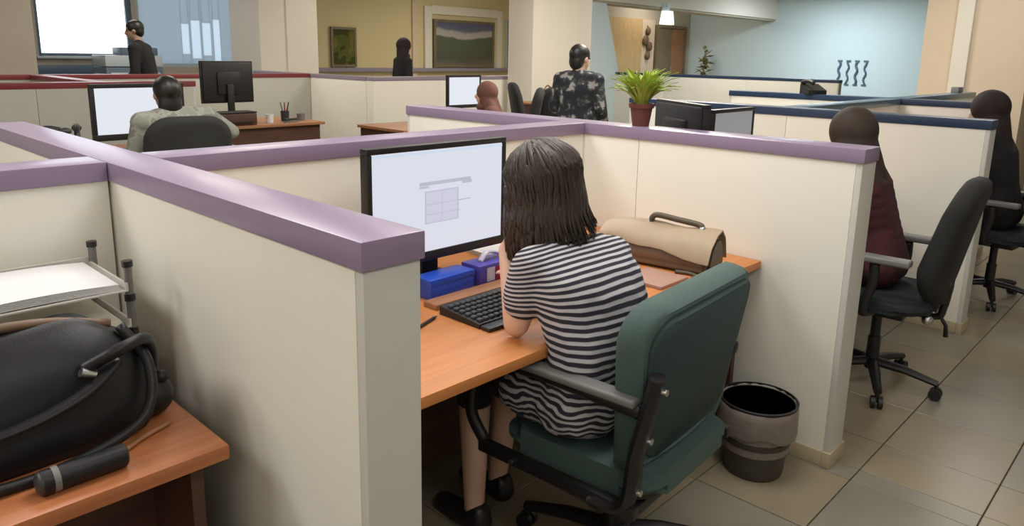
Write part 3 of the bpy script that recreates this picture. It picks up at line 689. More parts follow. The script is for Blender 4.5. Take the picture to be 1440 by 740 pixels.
# ------------------------------------------------------------------ chairs
def star_base(t, r=0.30, hub_z=0.10, rot=0.3, m=None, col_top=0.40):
    m = m or m_black
    bm = NB(); rod(bm, (0, 0, hub_z - 0.02), (0, 0, 0.24), 0.030, 0.028, 16); rod(bm, (0, 0, 0.24), (0, 0, col_top), 0.022, 0.022, 16); obj('column', bm, m, t, 40)
    for k in range(5):
        a = rot + 2 * PI * k / 5; d = Vector((math.cos(a), math.sin(a), 0))
        bm = NB(); tube(bm, [d * 0.02 + Vector((0, 0, hub_z + 0.015)), d * r * 0.5 + Vector((0, 0, hub_z + 0.005)), d * r + Vector((0, 0, 0.075))], [0.028, 0.024, 0.018], 8, 0.8)
        leg = obj('base_leg', bm, m, t, 50)
        bm = NB(); s = Vector((-d.y, d.x, 0)); c = d * (r - 0.004) + Vector((0, 0, 0.027))
        rod(bm, c - s * 0.024, c - s * 0.006, 0.027, None, 14); rod(bm, c + s * 0.006, c + s * 0.024, 0.027, None, 14); rod(bm, c + Vector((0, 0, 0.0)), c + Vector((0, 0, 0.05)), 0.009, None, 8)
        obj('caster', bm, m, leg, 40)
def green_chair():
    t = thing('office_chair', 'green fabric office chair with black loop armrests, under the striped-dress woman', 'chair', (1.645, 1.13, 0), 0.07)
    # seat pad
    bm = NB(); prism(bm, rrect(0.50, 0.50, 0.09, 6), 0.405, 0.475, 'z')
    bmesh.ops.bevel(bm, geom=[e for e in bm.edges if abs(e.verts[0].co.z - e.verts[1].co.z) < 1e-4], offset=0.028, segments=4, affect='EDGES'); obj('seat', bm, m_green, t, 60)
    bm = NB(); prism(bm, rrect(0.44, 0.44, 0.08, 5), 0.385, 0.404, 'z'); obj('seat_pan', bm, m_black, t, 40)
    # backrest: leaned back, wider at the top
    lean = T(0, -0.185, 0.66) @ Matrix.Rotation(0.15, 4, 'X')
    out = [(p[0] + 0.015, p[1]) for p in rrect(0.65, 0.53, 0.115, 8, taper=0.28)]
    bm = NB(); slab(bm, out, [(0.045, 0.07), (0.038, 0.03), (0.022, 0.004), (0.0, 0.0), (-0.03, 0.004), (-0.045, 0.02)])
    for v in bm.verts:                       # the back wraps the sitter slightly
        v.co.y += 0.32 * v.co.x ** 2 - 0.03 * math.exp(-((v.co.z + 0.13) / 0.12) ** 2) * 0.5
    bmesh.ops.transform(bm, matrix=lean, verts=bm.verts); obj('backrest', bm, m_green, t, 60)
    o2 = [(p[0] + 0.015, p[1]) for p in rrect(0.585, 0.40, 0.09, 8, taper=0.18)]
    bm = NB(); slab(bm, o2, [(-0.03, 0.0), (-0.050, 0.0), (-0.058, 0.012)])
    for v in bm.verts: v.co.z += 0.038; v.co.y += 0.32 * v.co.x ** 2
    bmesh.ops.transform(bm, matrix=lean, verts=bm.verts); obj('back_panel', bm, m_greenback, t, 60)
    bm = NB(); pl = [Vector((x, -0.047 + 0.32 * x * x - 0.002, -0.168 + 0.0 * x)) for x in [-0.235 + 0.047 * k for k in range(11)]]
    tube(bm, [lean @ p for p in pl], 0.006, 8); obj('back_seam', bm, m_green, t, 0)
    for sx, nm in ((-1, 0), (1, 1)):
        X = sx * 0.272
        bm = NB()
        lp = bez([(X, -0.225, 0.665), (X, -0.10, 0.668), (X, 0.10, 0.672), (X * 1.0, 0.235, 0.655), (X, 0.315, 0.575), (X, 0.325, 0.48), (X * 0.98, 0.28, 0.405)], 42)
        tube(bm, lp, 0.019, 10, 0.85, up=(1, 0, 0)); arm = obj('armrest', bm, m_black, t, 0)
        bm = NB(); box(bm, (X - 0.026, -0.215, 0.676), (X + 0.026, 0.20, 0.698), 0.009, 3); obj('arm_pad', bm, m_grey, arm, 50)
        bm = NB(); box(bm, (X - 0.012, -0.225, 0.375), (X + 0.016, 0.29, 0.410), 0.006); obj('arm_rail', bm, m_black, arm, 40)
        dy = 0.0 if sx < 0 else 0.085; XB = X if sx < 0 else 0.235
        bm = NB(); pts = [(X, -0.10, 0.385), (X, -0.175, 0.395), (XB, -0.205 + dy, 0.44), (XB, -0.218 + dy, 0.56), (XB, -0.248 + dy, 0.69 if sx < 0 else 0.62), (XB, -0.262 + dy, 0.765 if sx < 0 else 0.66)]
        tube(bm, bez(pts, 24), [0.020] * len(bez(pts, 24)), 8, 1.35, up=(1, 0, 0)); br = obj('back_bracket', bm, m_black, arm, 50)
        for (yy, zz) in ((-0.257, 0.735), (-0.226, 0.60), (-0.206, 0.455)):
            if sx > 0: continue
            bm = NB(); rod(bm, (X, yy - 0.015, zz), (X, yy - 0.0305, zz), 0.0085); obj('bolt', bm, m_metal, arm, 40)
        for yy in (-0.10, 0.16):
            bm = NB(); rod(bm, (X + sx * 0.014, yy, 0.392), (X + sx * 0.022, yy, 0.392), 0.007); obj('bolt', bm, m_metal, arm, 40)
    bm = NB(); box(bm, (-0.12, -0.15, 0.335), (0.12, 0.12, 0.384), 0.012); box(bm, (-0.26, -0.20, 0.345), (0.26, -0.165, 0.375), 0.006); obj('tilt_mechanism', bm, m_black, t, 40)
    star_base(t, 0.30, 0.10, 0.45, m_black, 0.34)
    return t
green_chair()
def task_chair(label, loc, rz, fab=None, seatm=None, arms=True, bh=0.56, bw=0.42, group=None):
    fab = fab or m_chairblack; seatm = seatm or m_chairblue
    t = thing('office_chair', label, 'chair', loc, rz, group)
    bm = NB(); prism(bm, rrect(0.46, 0.46, 0.12, 6), 0.42, 0.485, 'z')
    bmesh.ops.bevel(bm, geom=[e for e in bm.edges if abs(e.verts[0].co.z - e.verts[1].co.z) < 1e-4], offset=0.025, segments=3, affect='EDGES'); obj('seat', bm, seatm, t, 60)
    lean = T(0, -0.265, 0.46 + bh / 2) @ Matrix.Rotation(0.10, 4, 'X')
    out = rrect(bw, bh, 0.15, 8, taper=-0.06)
    bm = NB(); slab(bm, out, [(0.042, 0.08), (0.032, 0.03), (0.01, 0.0), (-0.02, 0.0), (-0.042, 0.03), (-0.05, 0.08)])
    for v in bm.verts:
        z = v.co.z / bh; v.co.y += 0.4 * v.co.x ** 2 + 0.028 * math.cos(z * PI * 1.5 + 0.9)
    bmesh.ops.transform(bm, matrix=lean, verts=bm.verts); obj('backrest', bm, fab, t, 60)
    bm = NB(); tube(bm, bez([(0, -0.05, 0.40), (0, -0.23, 0.39), (0, -0.262, 0.44), (0, -0.275, 0.56)], 16), 0.022, 8, 0.7); obj('back_bar', bm, m_black, t, 0)
    bm = NB(); box(bm, (-0.11, -0.13, 0.365), (0.11, 0.12, 0.42), 0.012); obj('mechanism', bm, m_black, t, 40)
    for sx in (-1, 1):
        bm = NB(); ball(bm, (sx * 0.10, -0.225, 0.40), (0.032, 0.024, 0.024), 2); obj('adjust_knob', bm, m_metal, t, 0)
    bm = NB(); tube(bm, [(0.05, -0.24, 0.39), (0.06, -0.27, 0.34), (0.06, -0.275, 0.29)], [0.008, 0.008, 0.011], 8); obj('lever', bm, m_black, t, 0)
    if arms:
        for sx in (-1, 1):
            X = sx * 0.27
            bm = NB(); tube(bm, bez([(sx * 0.20, -0.02, 0.41), (X, 0.0, 0.43), (X, -0.03, 0.56), (X, -0.03, 0.655)], 14), 0.016, 8, 1.3, up=(0, 1, 0)); a = obj('armrest', bm, m_black, t, 0)
            bm = NB(); box(bm, (X - 0.034, -0.17, 0.655), (X + 0.034, 0.10, 0.685), 0.011, 3); obj('arm_pad', bm, m_grey, a, 50)
    star_base(t, 0.28, 0.10, -2.76, m_black, 0.40)
    return t
c2 = task_chair('black high-backed office chair under the brown-scarf woman', (3.55, 1.02, 0), 0.04, bh=0.57, bw=0.38)
copy_thing(c2, (5.46, 0.93, 0), -0.1, 'black office chair under the dark-scarf woman at the right edge')
c3 = task_chair('black office chair under the grey-jacket person, low back towards the camera', (1.92, 4.80, 0), -0.15, seatm=m_chairblack, bh=0.64, bw=0.50)
c4 = task_chair('empty black office chair, turned sideways left of the patterned-blouse woman', (6.72, 6.00, 0), -2.2, seatm=m_chairblack, bh=0.72, bw=0.46)
copy_thing(c4, (6.24, 5.36, 0), -0.6, 'black high-backed office chair just left of the patterned-blouse woman, partly behind her')
copy_thing(c4, (5.42, 5.26, 0), 0.75, 'black office chair under the reddish-brown-scarf person')

# ------------------------------------------------------------------ people
def lerp(a, b, t): return Vector(a) * (1 - t) + Vector(b) * t
class Fig:
    """a posed figure in local coordinates (faces +y, z up)."""
    def __init__(s, J, build=1.0):
        s.J = {k: Vector(v) for k, v in J.items()}; s.b = build
        J = s.J
        s.side = (J['shR'] - J['shL']).normalized()
        f = J.get('look', Vector((0, 1, 0))); s.f = f.normalized(); s.hu = J.get('hup', Vector((0, 0, 1)))
        s.hs = s.f.cross(s.hu).normalized(); s.hu = s.hs.cross(s.f).normalized()
    def H(s, a, b, c): return s.J['head'] + s.hs * a + s.f * b + s.hu * c
    def hmat(s):
        m = Matrix.Identity(4)
        for i in range(3): m[i][0] = s.hs[i]; m[i][1] = s.f[i]; m[i][2] = s.hu[i]; m[i][3] = s.J['head'][i]
        return m
    def hell(s, bm, c, r, sub=3):
        bmesh.ops.create_icosphere(bm, subdivisions=sub, radius=1.0, matrix=s.hmat() @ Matrix.Translation(c) @ Matrix.Diagonal((*r, 1)))
    def torso(s, bm, inf=0.0, t0=0.0, t1=1.0):
        J = s.J; b = s.b
        st = [(J['pelvis'], 0.085, 0.098), (J['waist'], 0.055, 0.082), (J['chest'], 0.075, 0.093), (lerp(J['shL'], J['shR'], 0.5), 0.10, 0.062)]
        N = 12
        for i in range(N + 1):
            u = (t0 + (t1 - t0) * i / N) * 3; k = min(int(u), 2); w = u - k
            c = lerp(st[k][0], st[k + 1][0], w); hw = (st[k][1] * (1 - w) + st[k + 1][1] * w) * b; r = (st[k][2] * (1 - w) + st[k + 1][2] * w) * b + inf
            ax = lerp((J['hipR'] - J['hipL']).normalized(), s.side, u / 3).normalized()
            capsule(bm, c - ax * hw, c + ax * hw, r)
        if t1 > 0.95:
            capsule(bm, J['shL'], J['shR'], 0.050 * b + inf)
            capsule(bm, lerp(J['shL'], J['shR'], 0.3), lerp(J['neck'], J['head'], 0.1), 0.045 * b + inf, 0.042 + inf * 0.4)
            capsule(bm, lerp(J['shL'], J['shR'], 0.7), lerp(J['neck'], J['head'], 0.1), 0.045 * b + inf, 0.042 + inf * 0.4)
    def arm(s, bm, S, inf=0.0, to=2.0, flare=0.0):
        J = s.J; b = s.b; sh, el, wr = J['sh' + S], J['el' + S], J['wr' + S]
        u = min(1, to); capsule(bm, sh, lerp(sh, el, u), 0.046 * b + inf, (0.046 - 0.010 * u) * b + inf + flare)
        if to > 1: u = min(1, to - 1); capsule(bm, el, lerp(el, wr, u), 0.036 * b + inf, (0.036 - 0.012 * u) * b + inf)
    def leg(s, bm, S, inf=0.0, to=2.0):
        J = s.J; b = s.b; h, k, a = J['hip' + S], J['kn' + S], J['an' + S]
        u = min(1, to); capsule(bm, h, lerp(h, k, u), 0.082 * b + inf, (0.082 - 0.030 * u) * b + inf)
        if to > 1:
            u = min(1, to - 1); m = lerp(k, a, 0.3)
            capsule(bm, k, m, 0.050 * b + inf, 0.050 * b + inf); capsule(bm, m, lerp(k, a, max(u, 0.35)), 0.050 * b + inf, 0.033 * b + inf)
    def hand(s, bm, S):
        J = s.J; wr = J['wr' + S]; d = J.get('hd' + S, (wr - J['el' + S])).normalized(); pn = J.get('hn' + S, Vector((0, 0, -1))).normalized()
        sd = d.cross(pn).normalized(); pn = sd.cross(d).normalized()
        sg = 1 if S == 'L' else -1
        pc = wr + d * 0.045
        for k in (-1, 0, 1): capsule(bm, wr + d * 0.012 + sd * 0.010 * k, wr + d * 0.078 + sd * 0.021 * k, 0.0135)
        for k, L in enumerate((0.066, 0.075, 0.070, 0.054)):
            o = (1.5 - k) * 0.0185
            b0 = wr + d * (0.080 - abs(1.2 - k) * 0.004) + sd * o * -sg; b1 = b0 + d * L * 0.5 + pn * 0.010; b2 = b1 + d * L * 0.42 + pn * 0.022
            capsule(bm, b0, b1, 0.0088, 0.0082); capsule(bm, b1, b2, 0.0082, 0.0068)
        t0 = wr + d * 0.028 - sd * 0.022 * sg; t1 = t0 + d * 0.030 - sd * 0.022 * sg + pn * 0.010; t2 = t1 + d * 0.032 - sd * 0.004 * sg + pn * 0.008
        capsule(bm, t0, t1, 0.0115, 0.0098); capsule(bm, t1, t2, 0.0098, 0.0075)
    def head(s, bm):
        s.hell(bm, (0, -0.012, 0.018), (0.074, 0.092, 0.092)); s.hell(bm, (0, 0.022, -0.035), (0.060, 0.066, 0.078)); s.hell(bm, (0, 0.060, -0.088), (0.026, 0.022, 0.020), 2)
        capsule(bm, s.H(0, 0.086, 0.010), s.H(0, 0.103, -0.028), 0.008, 0.0135)
        capsule(bm, s.H(-0.018, 0.084, -0.060), s.H(0.018, 0.084, -0.060), 0.008)
        capsule(bm, s.H(-0.045, 0.072, 0.030), s.H(0.045, 0.072, 0.030), 0.010)
        for q in (-1, 1): s.hell(bm, (q * 0.076, -0.004, -0.012), (0.012, 0.020, 0.030), 2)
        capsule(bm, s.J['neck'], s.H(0, -0.015, -0.05), 0.050, 0.048)
    def body(s, name, m, parent, voxel):
        bm = NB(); s.torso(bm); s.head(bm)
        for S in 'LR':
            s.arm(bm, S); s.hand(bm, S); s.leg(bm, S)
            a = s.J['an' + S]; d = s.J.get('ft' + S, Vector((0, 1, 0)))
            capsule(bm, a - d * 0.02 - Vector((0, 0, 0.035)), a + d * 0.13 - Vector((0, 0, 0.055)), 0.034, 0.026)
        o = remeshed(name, bm, m, parent, voxel, 4)
        for q in (-1, 1):
            bm = NB(); ball(bm, s.H(q * 0.031, 0.0745, 0.006), 0.0095, 2); e = obj('eye', bm, m_hairb, o, 0)
        bm = NB()
        return o
    def shoes(s, parent, m):
        for S in 'LR':
            a = s.J['an' + S]; d = s.J.get('ft' + S, Vector((0, 1, 0))); z = Vector((0, 0, 1)); bm = NB()
            capsule(bm, a - d * 0.025 - z * 0.045, a + d * 0.15 - z * 0.055, 0.042, 0.033)
            capsule(bm, a - d * 0.02 - z * 0.02, a - d * 0.02 - z * 0.045, 0.040, 0.042)
            for v in bm.verts: v.co.z = max(v.co.z, 0.004 - 0.0)
            remeshed('shoe', bm, m, parent, 0.008, 3)
def hijab(F, m, parent, voxel=0.009, drape=0.16, nm='headscarf'):
    bm = NB()
    F.hell(bm, (0, -0.020, 0.024), (0.101, 0.112, 0.113)); F.hell(bm, (0, -0.020, -0.045), (0.098, 0.090, 0.100)); F.hell(bm, (0, 0.02, -0.125), (0.075, 0.075, 0.05))
    n = F.J['neck']; c = F.H(0, -0.02, -0.06)
    sm = lerp(F.J['shL'], F.J['shR'], 0.5)
    for q in (-1, 0, 1):
        capsule(bm, c + F.hs * 0.03 * q, sm + F.side * 0.075 * q + Vector((0, 0, 0.01)), 0.070, 0.068)
        capsule(bm, sm + F.side * 0.075 * q, lerp(sm, F.J['chest'], drape / 0.16 * 0.9) + F.side * 0.06 * q, 0.075, 0.095)
    capsule(bm, F.H(0, -0.035, -0.03), lerp(sm, F.J['chest'], 0.55) + Vector((0, -0.012, 0)), 0.084, 0.088)
    return remeshed(nm, bm, m, parent, voxel, 6)
def short_hair(F, m, parent, nape=0.0, voxel=0.009):
    bm = NB(); F.hell(bm, (0, -0.022, 0.030), (0.086, 0.102, 0.094)); F.hell(bm, (0, -0.050, -0.020 - nape / 2), (0.076, 0.062, 0.075 + nape / 2))
    return remeshed('hair', bm, m, parent, voxel, 4)
def seated(lean=0.0, hand_z=0.76, sw=0.175, dx=0.0):
    J = dict(pelvis=(0, 0, 0.575), waist=(0, 0.01 + lean * 0.3, 0.74), chest=(dx * 0.6, 0.03 + lean * 0.75, 0.92), shL=(-sw + dx, 0.05 + lean, 1.03), shR=(sw + dx, 0.05 + lean, 1.03), neck=(dx, 0.055 + lean, 1.07), head=(dx, 0.09 + lean * 1.25, 1.20),
             hipL=(-0.085, 0.03, 0.565), hipR=(0.085, 0.03, 0.565), knL=(-0.10, 0.44, 0.555), knR=(0.10, 0.44, 0.555), anL=(-0.10, 0.42, 0.085), anR=(0.10, 0.42, 0.085),
             elL=(-sw - 0.05 + dx, 0.12 + lean, 0.77), elR=(sw + 0.05 + dx, 0.12 + lean, 0.77), wrL=(-0.13 + dx, 0.34 + lean, hand_z + 0.03), wrR=(0.13 + dx, 0.34 + lean, hand_z + 0.03))
    return J
def standing(h=1.66, sw=0.185, lean=0.0):
    k = h / 1.66
    J = dict(pelvis=(0, 0, 0.90), waist=(0, 0.01 + lean * 0.3, 1.06), chest=(0, 0.02 + lean * 0.7, 1.24), shL=(-sw, 0.01 + lean, 1.335), shR=(sw, 0.01 + lean, 1.335), neck=(0, 0.015 + lean, 1.40), head=(0, 0.045 + lean * 1.2, 1.535),
             hipL=(-0.085, 0, 0.88), hipR=(0.085, 0, 0.88), knL=(-0.09, 0.02, 0.48), knR=(0.09, 0.02, 0.48), anL=(-0.09, 0, 0.085), anR=(0.09, 0, 0.085),
             elL=(-sw - 0.06, 0.0 + lean, 1.08), elR=(sw + 0.06, 0.0 + lean, 1.08), wrL=(-sw - 0.02, 0.17 + lean, 0.95), wrR=(sw + 0.02, 0.17 + lean, 0.95))
    return {a: tuple(Vector(b) * k) for a, b in J.items()}
def simple_person(label, loc, rz, J, top, bottom, head_fn, build=1.0, skin=None, voxel=0.011, skirt=False, coat=False):
    t = thing('person', label, 'person', loc, rz)
    F = Fig(J, build); F.body('body', skin or m_skin2, t, voxel)
    bm = NB(); F.torso(bm, 0.016); F.arm(bm, 'L', 0.013, 1.92); F.arm(bm, 'R', 0.013, 1.92)
    if coat:
        for S in 'LR': F.leg(bm, S, 0.03, 0.55)
    remeshed('top', bm, top, t, voxel, 4)
    bm = NB(); F.torso(bm, 0.011, 0.0, 0.28)
    for S in 'LR': F.leg(bm, S, 0.012 + (0.03 if skirt else 0), 1.93)
    if skirt: capsule(bm, lerp(F.J['hipL'], F.J['hipR'], 0.5), lerp(F.J['knL'], F.J['knR'], 0.5), 0.12, 0.09)
    remeshed('skirt' if skirt else 'trousers', bm, bottom, t, voxel, 4)
    F.shoes(t, m_shoe); head_fn(F, t)
    return t, F

# --- the woman in the striped dress (world = local + root)
RT = Vector((1.555, 1.14, 0))
def W(x, y, z): return (x - RT.x, y - RT.y, z)
J = dict(pelvis=W(1.555, 1.135, 0.585), waist=W(1.525, 1.125, 0.735), chest=W(1.535, 1.165, 0.870), shL=W(1.405, 1.255, 0.945), shR=W(1.682, 1.205, 0.932), neck=W(1.540, 1.265, 1.010), head=W(1.512, 1.340, 1.140),
         hipL=W(1.475, 1.17, 0.570), hipR=W(1.645, 1.16, 0.570), knL=W(1.47, 1.55, 0.565), knR=W(1.66, 1.56, 0.565), anL=W(1.455, 1.53, 0.085), anR=W(1.63, 1.60, 0.085),
         elL=W(1.380, 1.293, 0.778), elR=W(1.76, 1.36, 0.785), wrL=W(1.464, 1.416, 0.950), wrR=W(1.66, 1.44, 0.825),
         look=(-0.22, 0.90, -0.36), hup=(-0.22, 0.30, 0.93), hdL=(0.12, -0.15, 0.95), hnL=(0.5, -0.7, 0.0))
t = thing('person', 'woman with long dark hair in a navy and white striped dress at the orange desk', 'person', RT)
F = Fig(J, 1.0); body = F.body('body', m_skin, t, 0.0065)
# sleeves and skirt of the dress
bm = NB(); F.torso(bm, 0.013, 0.0, 0.93)
capsule(bm, F.J['shL'], F.J['shR'], 0.060); 
for q in (0.22, 0.5, 0.78): capsule(bm, lerp(F.J['shL'], F.J['shR'], q), lerp(F.J['shL'], F.J['shR'], q) + Vector((0, 0.0, 0.022)), 0.052)
for S in 'LR': F.arm(bm, S, 0.014, 0.56, 0.008); F.leg(bm, S, 0.020, 0.42)
capsule(bm, F.J['hipL'], F.J['hipR'], 0.112)
capsule(bm, lerp(F.J['hipL'], F.J['knL'], 0.15), lerp(F.J['hipR'], F.J['knR'], 0.15), 0.10)
dress = remeshed('striped_dress', bm, m_dress, t, 0.0065, 4)
for v in dress.data.vertices:                      # gathers and creases of the jersey
    c = v.co; k_ = max(0.0, min(1.0, (0.80 - c.z) / 0.2))
    v.co += v.normal * (0.0045 * k_ * math.sin(60 * c.x + 25 * c.z + 18 * c.y) + 0.003 * math.sin(31 * c.z + 14 * c.x))
bm = NB()
for S in 'LR': capsule(bm, lerp(F.J['hip' + S], F.J['kn' + S], 0.35), F.J['kn' + S], 0.084, 0.066); capsule(bm, F.J['kn' + S], lerp(F.J['kn' + S], F.J['an' + S], 0.22), 0.064, 0.062)
remeshed('black_leg_cover', bm, m_dark, t, 0.008, 3)  # black cover over the thighs and knees
F.shoes(t, m_shoe)
# long hair: cap plus individual locks falling from the crown
bm = NB(); F.hell(bm, (0, -0.024, 0.030), (0.087, 0.104, 0.092)); F.hell(bm, (0, -0.052, -0.030), (0.082, 0.062, 0.09)); F.hell(bm, (0, -0.056, -0.090), (0.082, 0.05, 0.07))
hair = remeshed('hair', bm, m_hair, t, 0.008, 4)
hm = F.hmat(); bm = NB()
rnd = random.Random(4)
for k_ in range(420):
    az = math.radians(rnd.uniform(-162, 162)) - PI / 2          # around the back, leaving the face free
    el0 = rnd.uniform(0.15, 1.5)
    def skull(az, el, f=1.0): return Vector((0.090 * f * math.cos(az) * math.cos(el), -0.024 + 0.107 * f * math.sin(az) * math.cos(el), 0.028 + 0.095 * f * math.sin(el)))
    pts = []
    for q in range(4):
        e = el0 * (1 - q / 3.0); pts.append(skull(az, e, 1.0 + 0.02 * rnd.random()))
    side = Vector((math.cos(az), math.sin(az), 0))
    end = pts[-1].copy(); Lh = rnd.uniform(0.180, 0.228)
    wp = [hm @ p for p in pts]; hs = (hm.to_3x3() @ side)
    dn = Vector((0, 0, -1)); cur = wp[-1]
    out = hs * (1 if math.sin(az) < 0.2 else 0.4)
    back = max(0, -math.sin(az))
    wv = rnd.uniform(-1, 1)
    right = max(0.0, math.cos(az))
    for q in range(1, 6):
        u = q / 5
        flare = 0.012 * u * u * (1 + 2.2 * right)
        sway = Vector((rnd.uniform(-.0015, .0015), rnd.uniform(-.0015, .0015), 0)) + Vector((0.004 * math.sin(q * 1.3 + wv * 1.2), 0.003 * wv, 0))
        wp.append(cur + dn * Lh * u + out * flare + sway + Vector((0.03 * u * u * (0.3 + right), -0.030 * u * u * back, 0)))
    P = bez(wp, 16)
    r0 = rnd.uniform(0.0075, 0.0125); rs = [r0 * (0.7 + 0.5 * math.sin(PI * min(1, i / (len(P) - 1) * 1.15))) * (1.0 if i < len(P) * 0.7 else max(0.10, 1 - (i / len(P) - 0.7) / 0.31)) for i in range(len(P))]
    tube(bm, P, rs, 6, 0.55)
obj('hair_locks', bm, m_hair, hair, 0)

# --- brown-scarf woman on the right
def hj(m, **k): return lambda F, t: hijab(F, m, t, **k)
J = seated(0.09, 0.76, 0.155, -0.05); J['look'] = (0.45, 0.85, -0.3); J['head'] = (-0.05, 0.19, 1.155)
simple_person('seated woman in a dark brown headscarf and maroon top in front of the navy-capped partition', (3.585, 1.035, 0), 0.05, J, m_maroon, m_dark, hj(m_hijab), 0.86, m_skin, 0.009)
J = seated(0.05, 0.76, 0.175); J['look'] = (-0.1, 0.95, -0.2)
simple_person('seated woman in a very dark headscarf and black clothes at the right edge', (5.45, 0.93, 0), -0.05, J, m_dark, m_dark, hj(m_hijabf), 1.0, m_skin2, 0.010, coat=True)
J = seated(0.06, 0.76, 0.19); J['shR'] = (0.24, 0.12, 1.05); J['elR'] = (0.42, 0.14, 0.93); J['wrR'] = (0.30, 0.36, 0.84)
simple_person('dark-haired person in a grey jacket seated with back to the camera', (1.96, 4.86, 0), 0.0, J, m_greyjk, m_dark, lambda F, t: short_hair(F, m_hairb, t, 0.09, 0.010), 1.05, m_skin2, 0.011)
J = seated(0.03, 0.80, 0.165); J['head'] = (0, 0.20, 1.10); J['neck'] = (0, 0.14, 0.985); J['shL'] = (-0.165, 0.13, 0.93); J['shR'] = (0.165, 0.13, 0.93); J['chest'] = (0, 0.09, 0.84)
simple_person('seated person in a reddish-brown headscarf right of the small white monitor', (5.40, 5.28, 0), 0.75, J, m_hijabr, m_dark, hj(m_hijabr), 0.95, m_skin, 0.011)
J = standing(1.60, 0.185); J['look'] = (0.35, 0.9, -0.1)
simple_person('standing dark-haired woman in a black patterned blouse in front of the centre pillar', (5.22, 4.20, 0), -1.35, J, m_pattern, m_dark, lambda F, t: short_hair(F, m_hairb, t, 0.02, 0.010), 1.14, m_skin, 0.011, coat=True)
J = standing(1.84, 0.21, 0.07); J['look'] = (-0.2, 0.9, -0.15)
simple_person('standing man in black near the daylight window', (3.55, 9.55, 0), 0.95, J, m_dark, m_dark, lambda F, t: short_hair(F, m_hairb, t, 0.0, 0.011), 1.18, m_skin2, 0.012)
J = standing(1.71, 0.165); J['look'] = (0.2, 0.95, -0.1)
simple_person('standing woman in a black headscarf before the yellow wall', (6.83, 8.80, 0), -1.75, J, m_dark, m_dark, hj(m_hijabf), 0.95, m_skin, 0.012, skirt=True, coat=True)

# ------------------------------------------------------------------ background objects
# landscape picture and green picture on the yellow wall
t = thing('picture', 'large landscape picture in a dark frame on the yellow wall', 'picture', (12.80, 13.98, 1.18))
for nm, a, b in (('frame_side', (-1.02, -0.05, 0), (-0.95, 0.0, 1.13)), ('frame_side', (0.95, -0.05, 0), (1.02, 0.0, 1.13)), ('frame_rail', (-0.95, -0.05, 0), (0.95, 0, 0.06)), ('frame_rail', (-0.95, -0.05, 1.07), (0.95, 0, 1.13))): bx(nm, a, b, m_doorwood, t)
def print_mat():
    m, n, l, p = new_mat('landscape_print'); p.inputs['Roughness'].default_value = 0.4
    tc = n.new('ShaderNodeTexCoord'); sp = n.new('ShaderNodeSeparateXYZ'); l.new(tc.outputs['Object'], sp.inputs[0])
    no = n.new('ShaderNodeTexNoise'); no.inputs['Scale'].default_value = 3.0; l.new(tc.outputs['Object'], no.inputs['Vector'])
    ab = n.new('ShaderNodeMath'); ab.operation = 'ABSOLUTE'; l.new(sp.outputs['X'], ab.inputs[0])
    k = n.new('ShaderNodeMath'); k.operation = 'MULTIPLY'; k.inputs[1].default_value = 0.10; l.new(ab.outputs[0], k.inputs[0])
    z = n.new('ShaderNodeMath'); z.operation = 'SUBTRACT'; l.new(sp.outputs['Z'], z.inputs[0]); l.new(k.outputs[0], z.inputs[1])
    q = n.new('ShaderNodeMath'); q.operation = 'MULTIPLY_ADD'; q.inputs[1].default_value = 0.10; l.new(no.outputs['Fac'], q.inputs[0]); l.new(z.outputs[0], q.inputs[2])
    r = n.new('ShaderNodeValToRGB'); e = r.color_ramp.elements
    e[0].position = 0.0; e[0].color = (0.16, 0.15, 0.11, 1); e[1].position = 1.0; e[1].color = (0.10, 0.11, 0.19, 1)
    for pos, c in ((0.22, (0.085, 0.085, 0.062)), (0.50, (0.095, 0.115, 0.070)), (0.70, (0.095, 0.12, 0.075)), (0.745, (0.46, 0.42, 0.40)), (0.86, (0.40, 0.37, 0.38)), (0.91, (0.13, 0.135, 0.21))):
        x = e.new(pos); x.color = (*c, 1)
    l.new(q.outputs[0], r.inputs['Fac']); l.new(r.outputs['Color'], p.inputs['Base Color'])
    return m
bx('print', (-0.95, -0.03, 0.06), (0.95, -0.01, 1.07), print_mat(), t)
t = thing('picture', 'small dark green picture on the yellow wall beside the middle column', 'picture', (9.26, 13.98, 1.18))
for nm, a, b in (('frame_side', (-0.32, -0.04, 0), (-0.27, 0, 0.84)), ('frame_side', (0.27, -0.04, 0), (0.32, 0, 0.84)), ('frame_rail', (-0.27, -0.04, 0), (0.27, 0, 0.05)), ('frame_rail', (-0.27, -0.04, 0.79), (0.27, 0, 0.84))): bx(nm, a, b, m_doorwood, t)
bx('print', (-0.27, -0.03, 0.05), (0.27, -0.01, 0.79), blotch('green_print', [(0.05, 0.055, 0.012), (0.10, 0.11, 0.02), (0.15, 0.14, 0.03)], 2.5), t)
t = thing('glass_panel', 'narrow bluish glass panel right of the landscape picture', 'panel', (14.5, 13.98, 1.1))
bx('glass', (-0.20, -0.04, 0), (0.20, 0.0, 1.3), m_bluegrey, t); bx('edge_strip', (-0.23, -0.05, 0), (-0.20, 0.0, 1.3), m_pale, t); bx('edge_strip', (0.20, -0.05, 0), (0.23, 0.0, 1.3), m_pale, t)
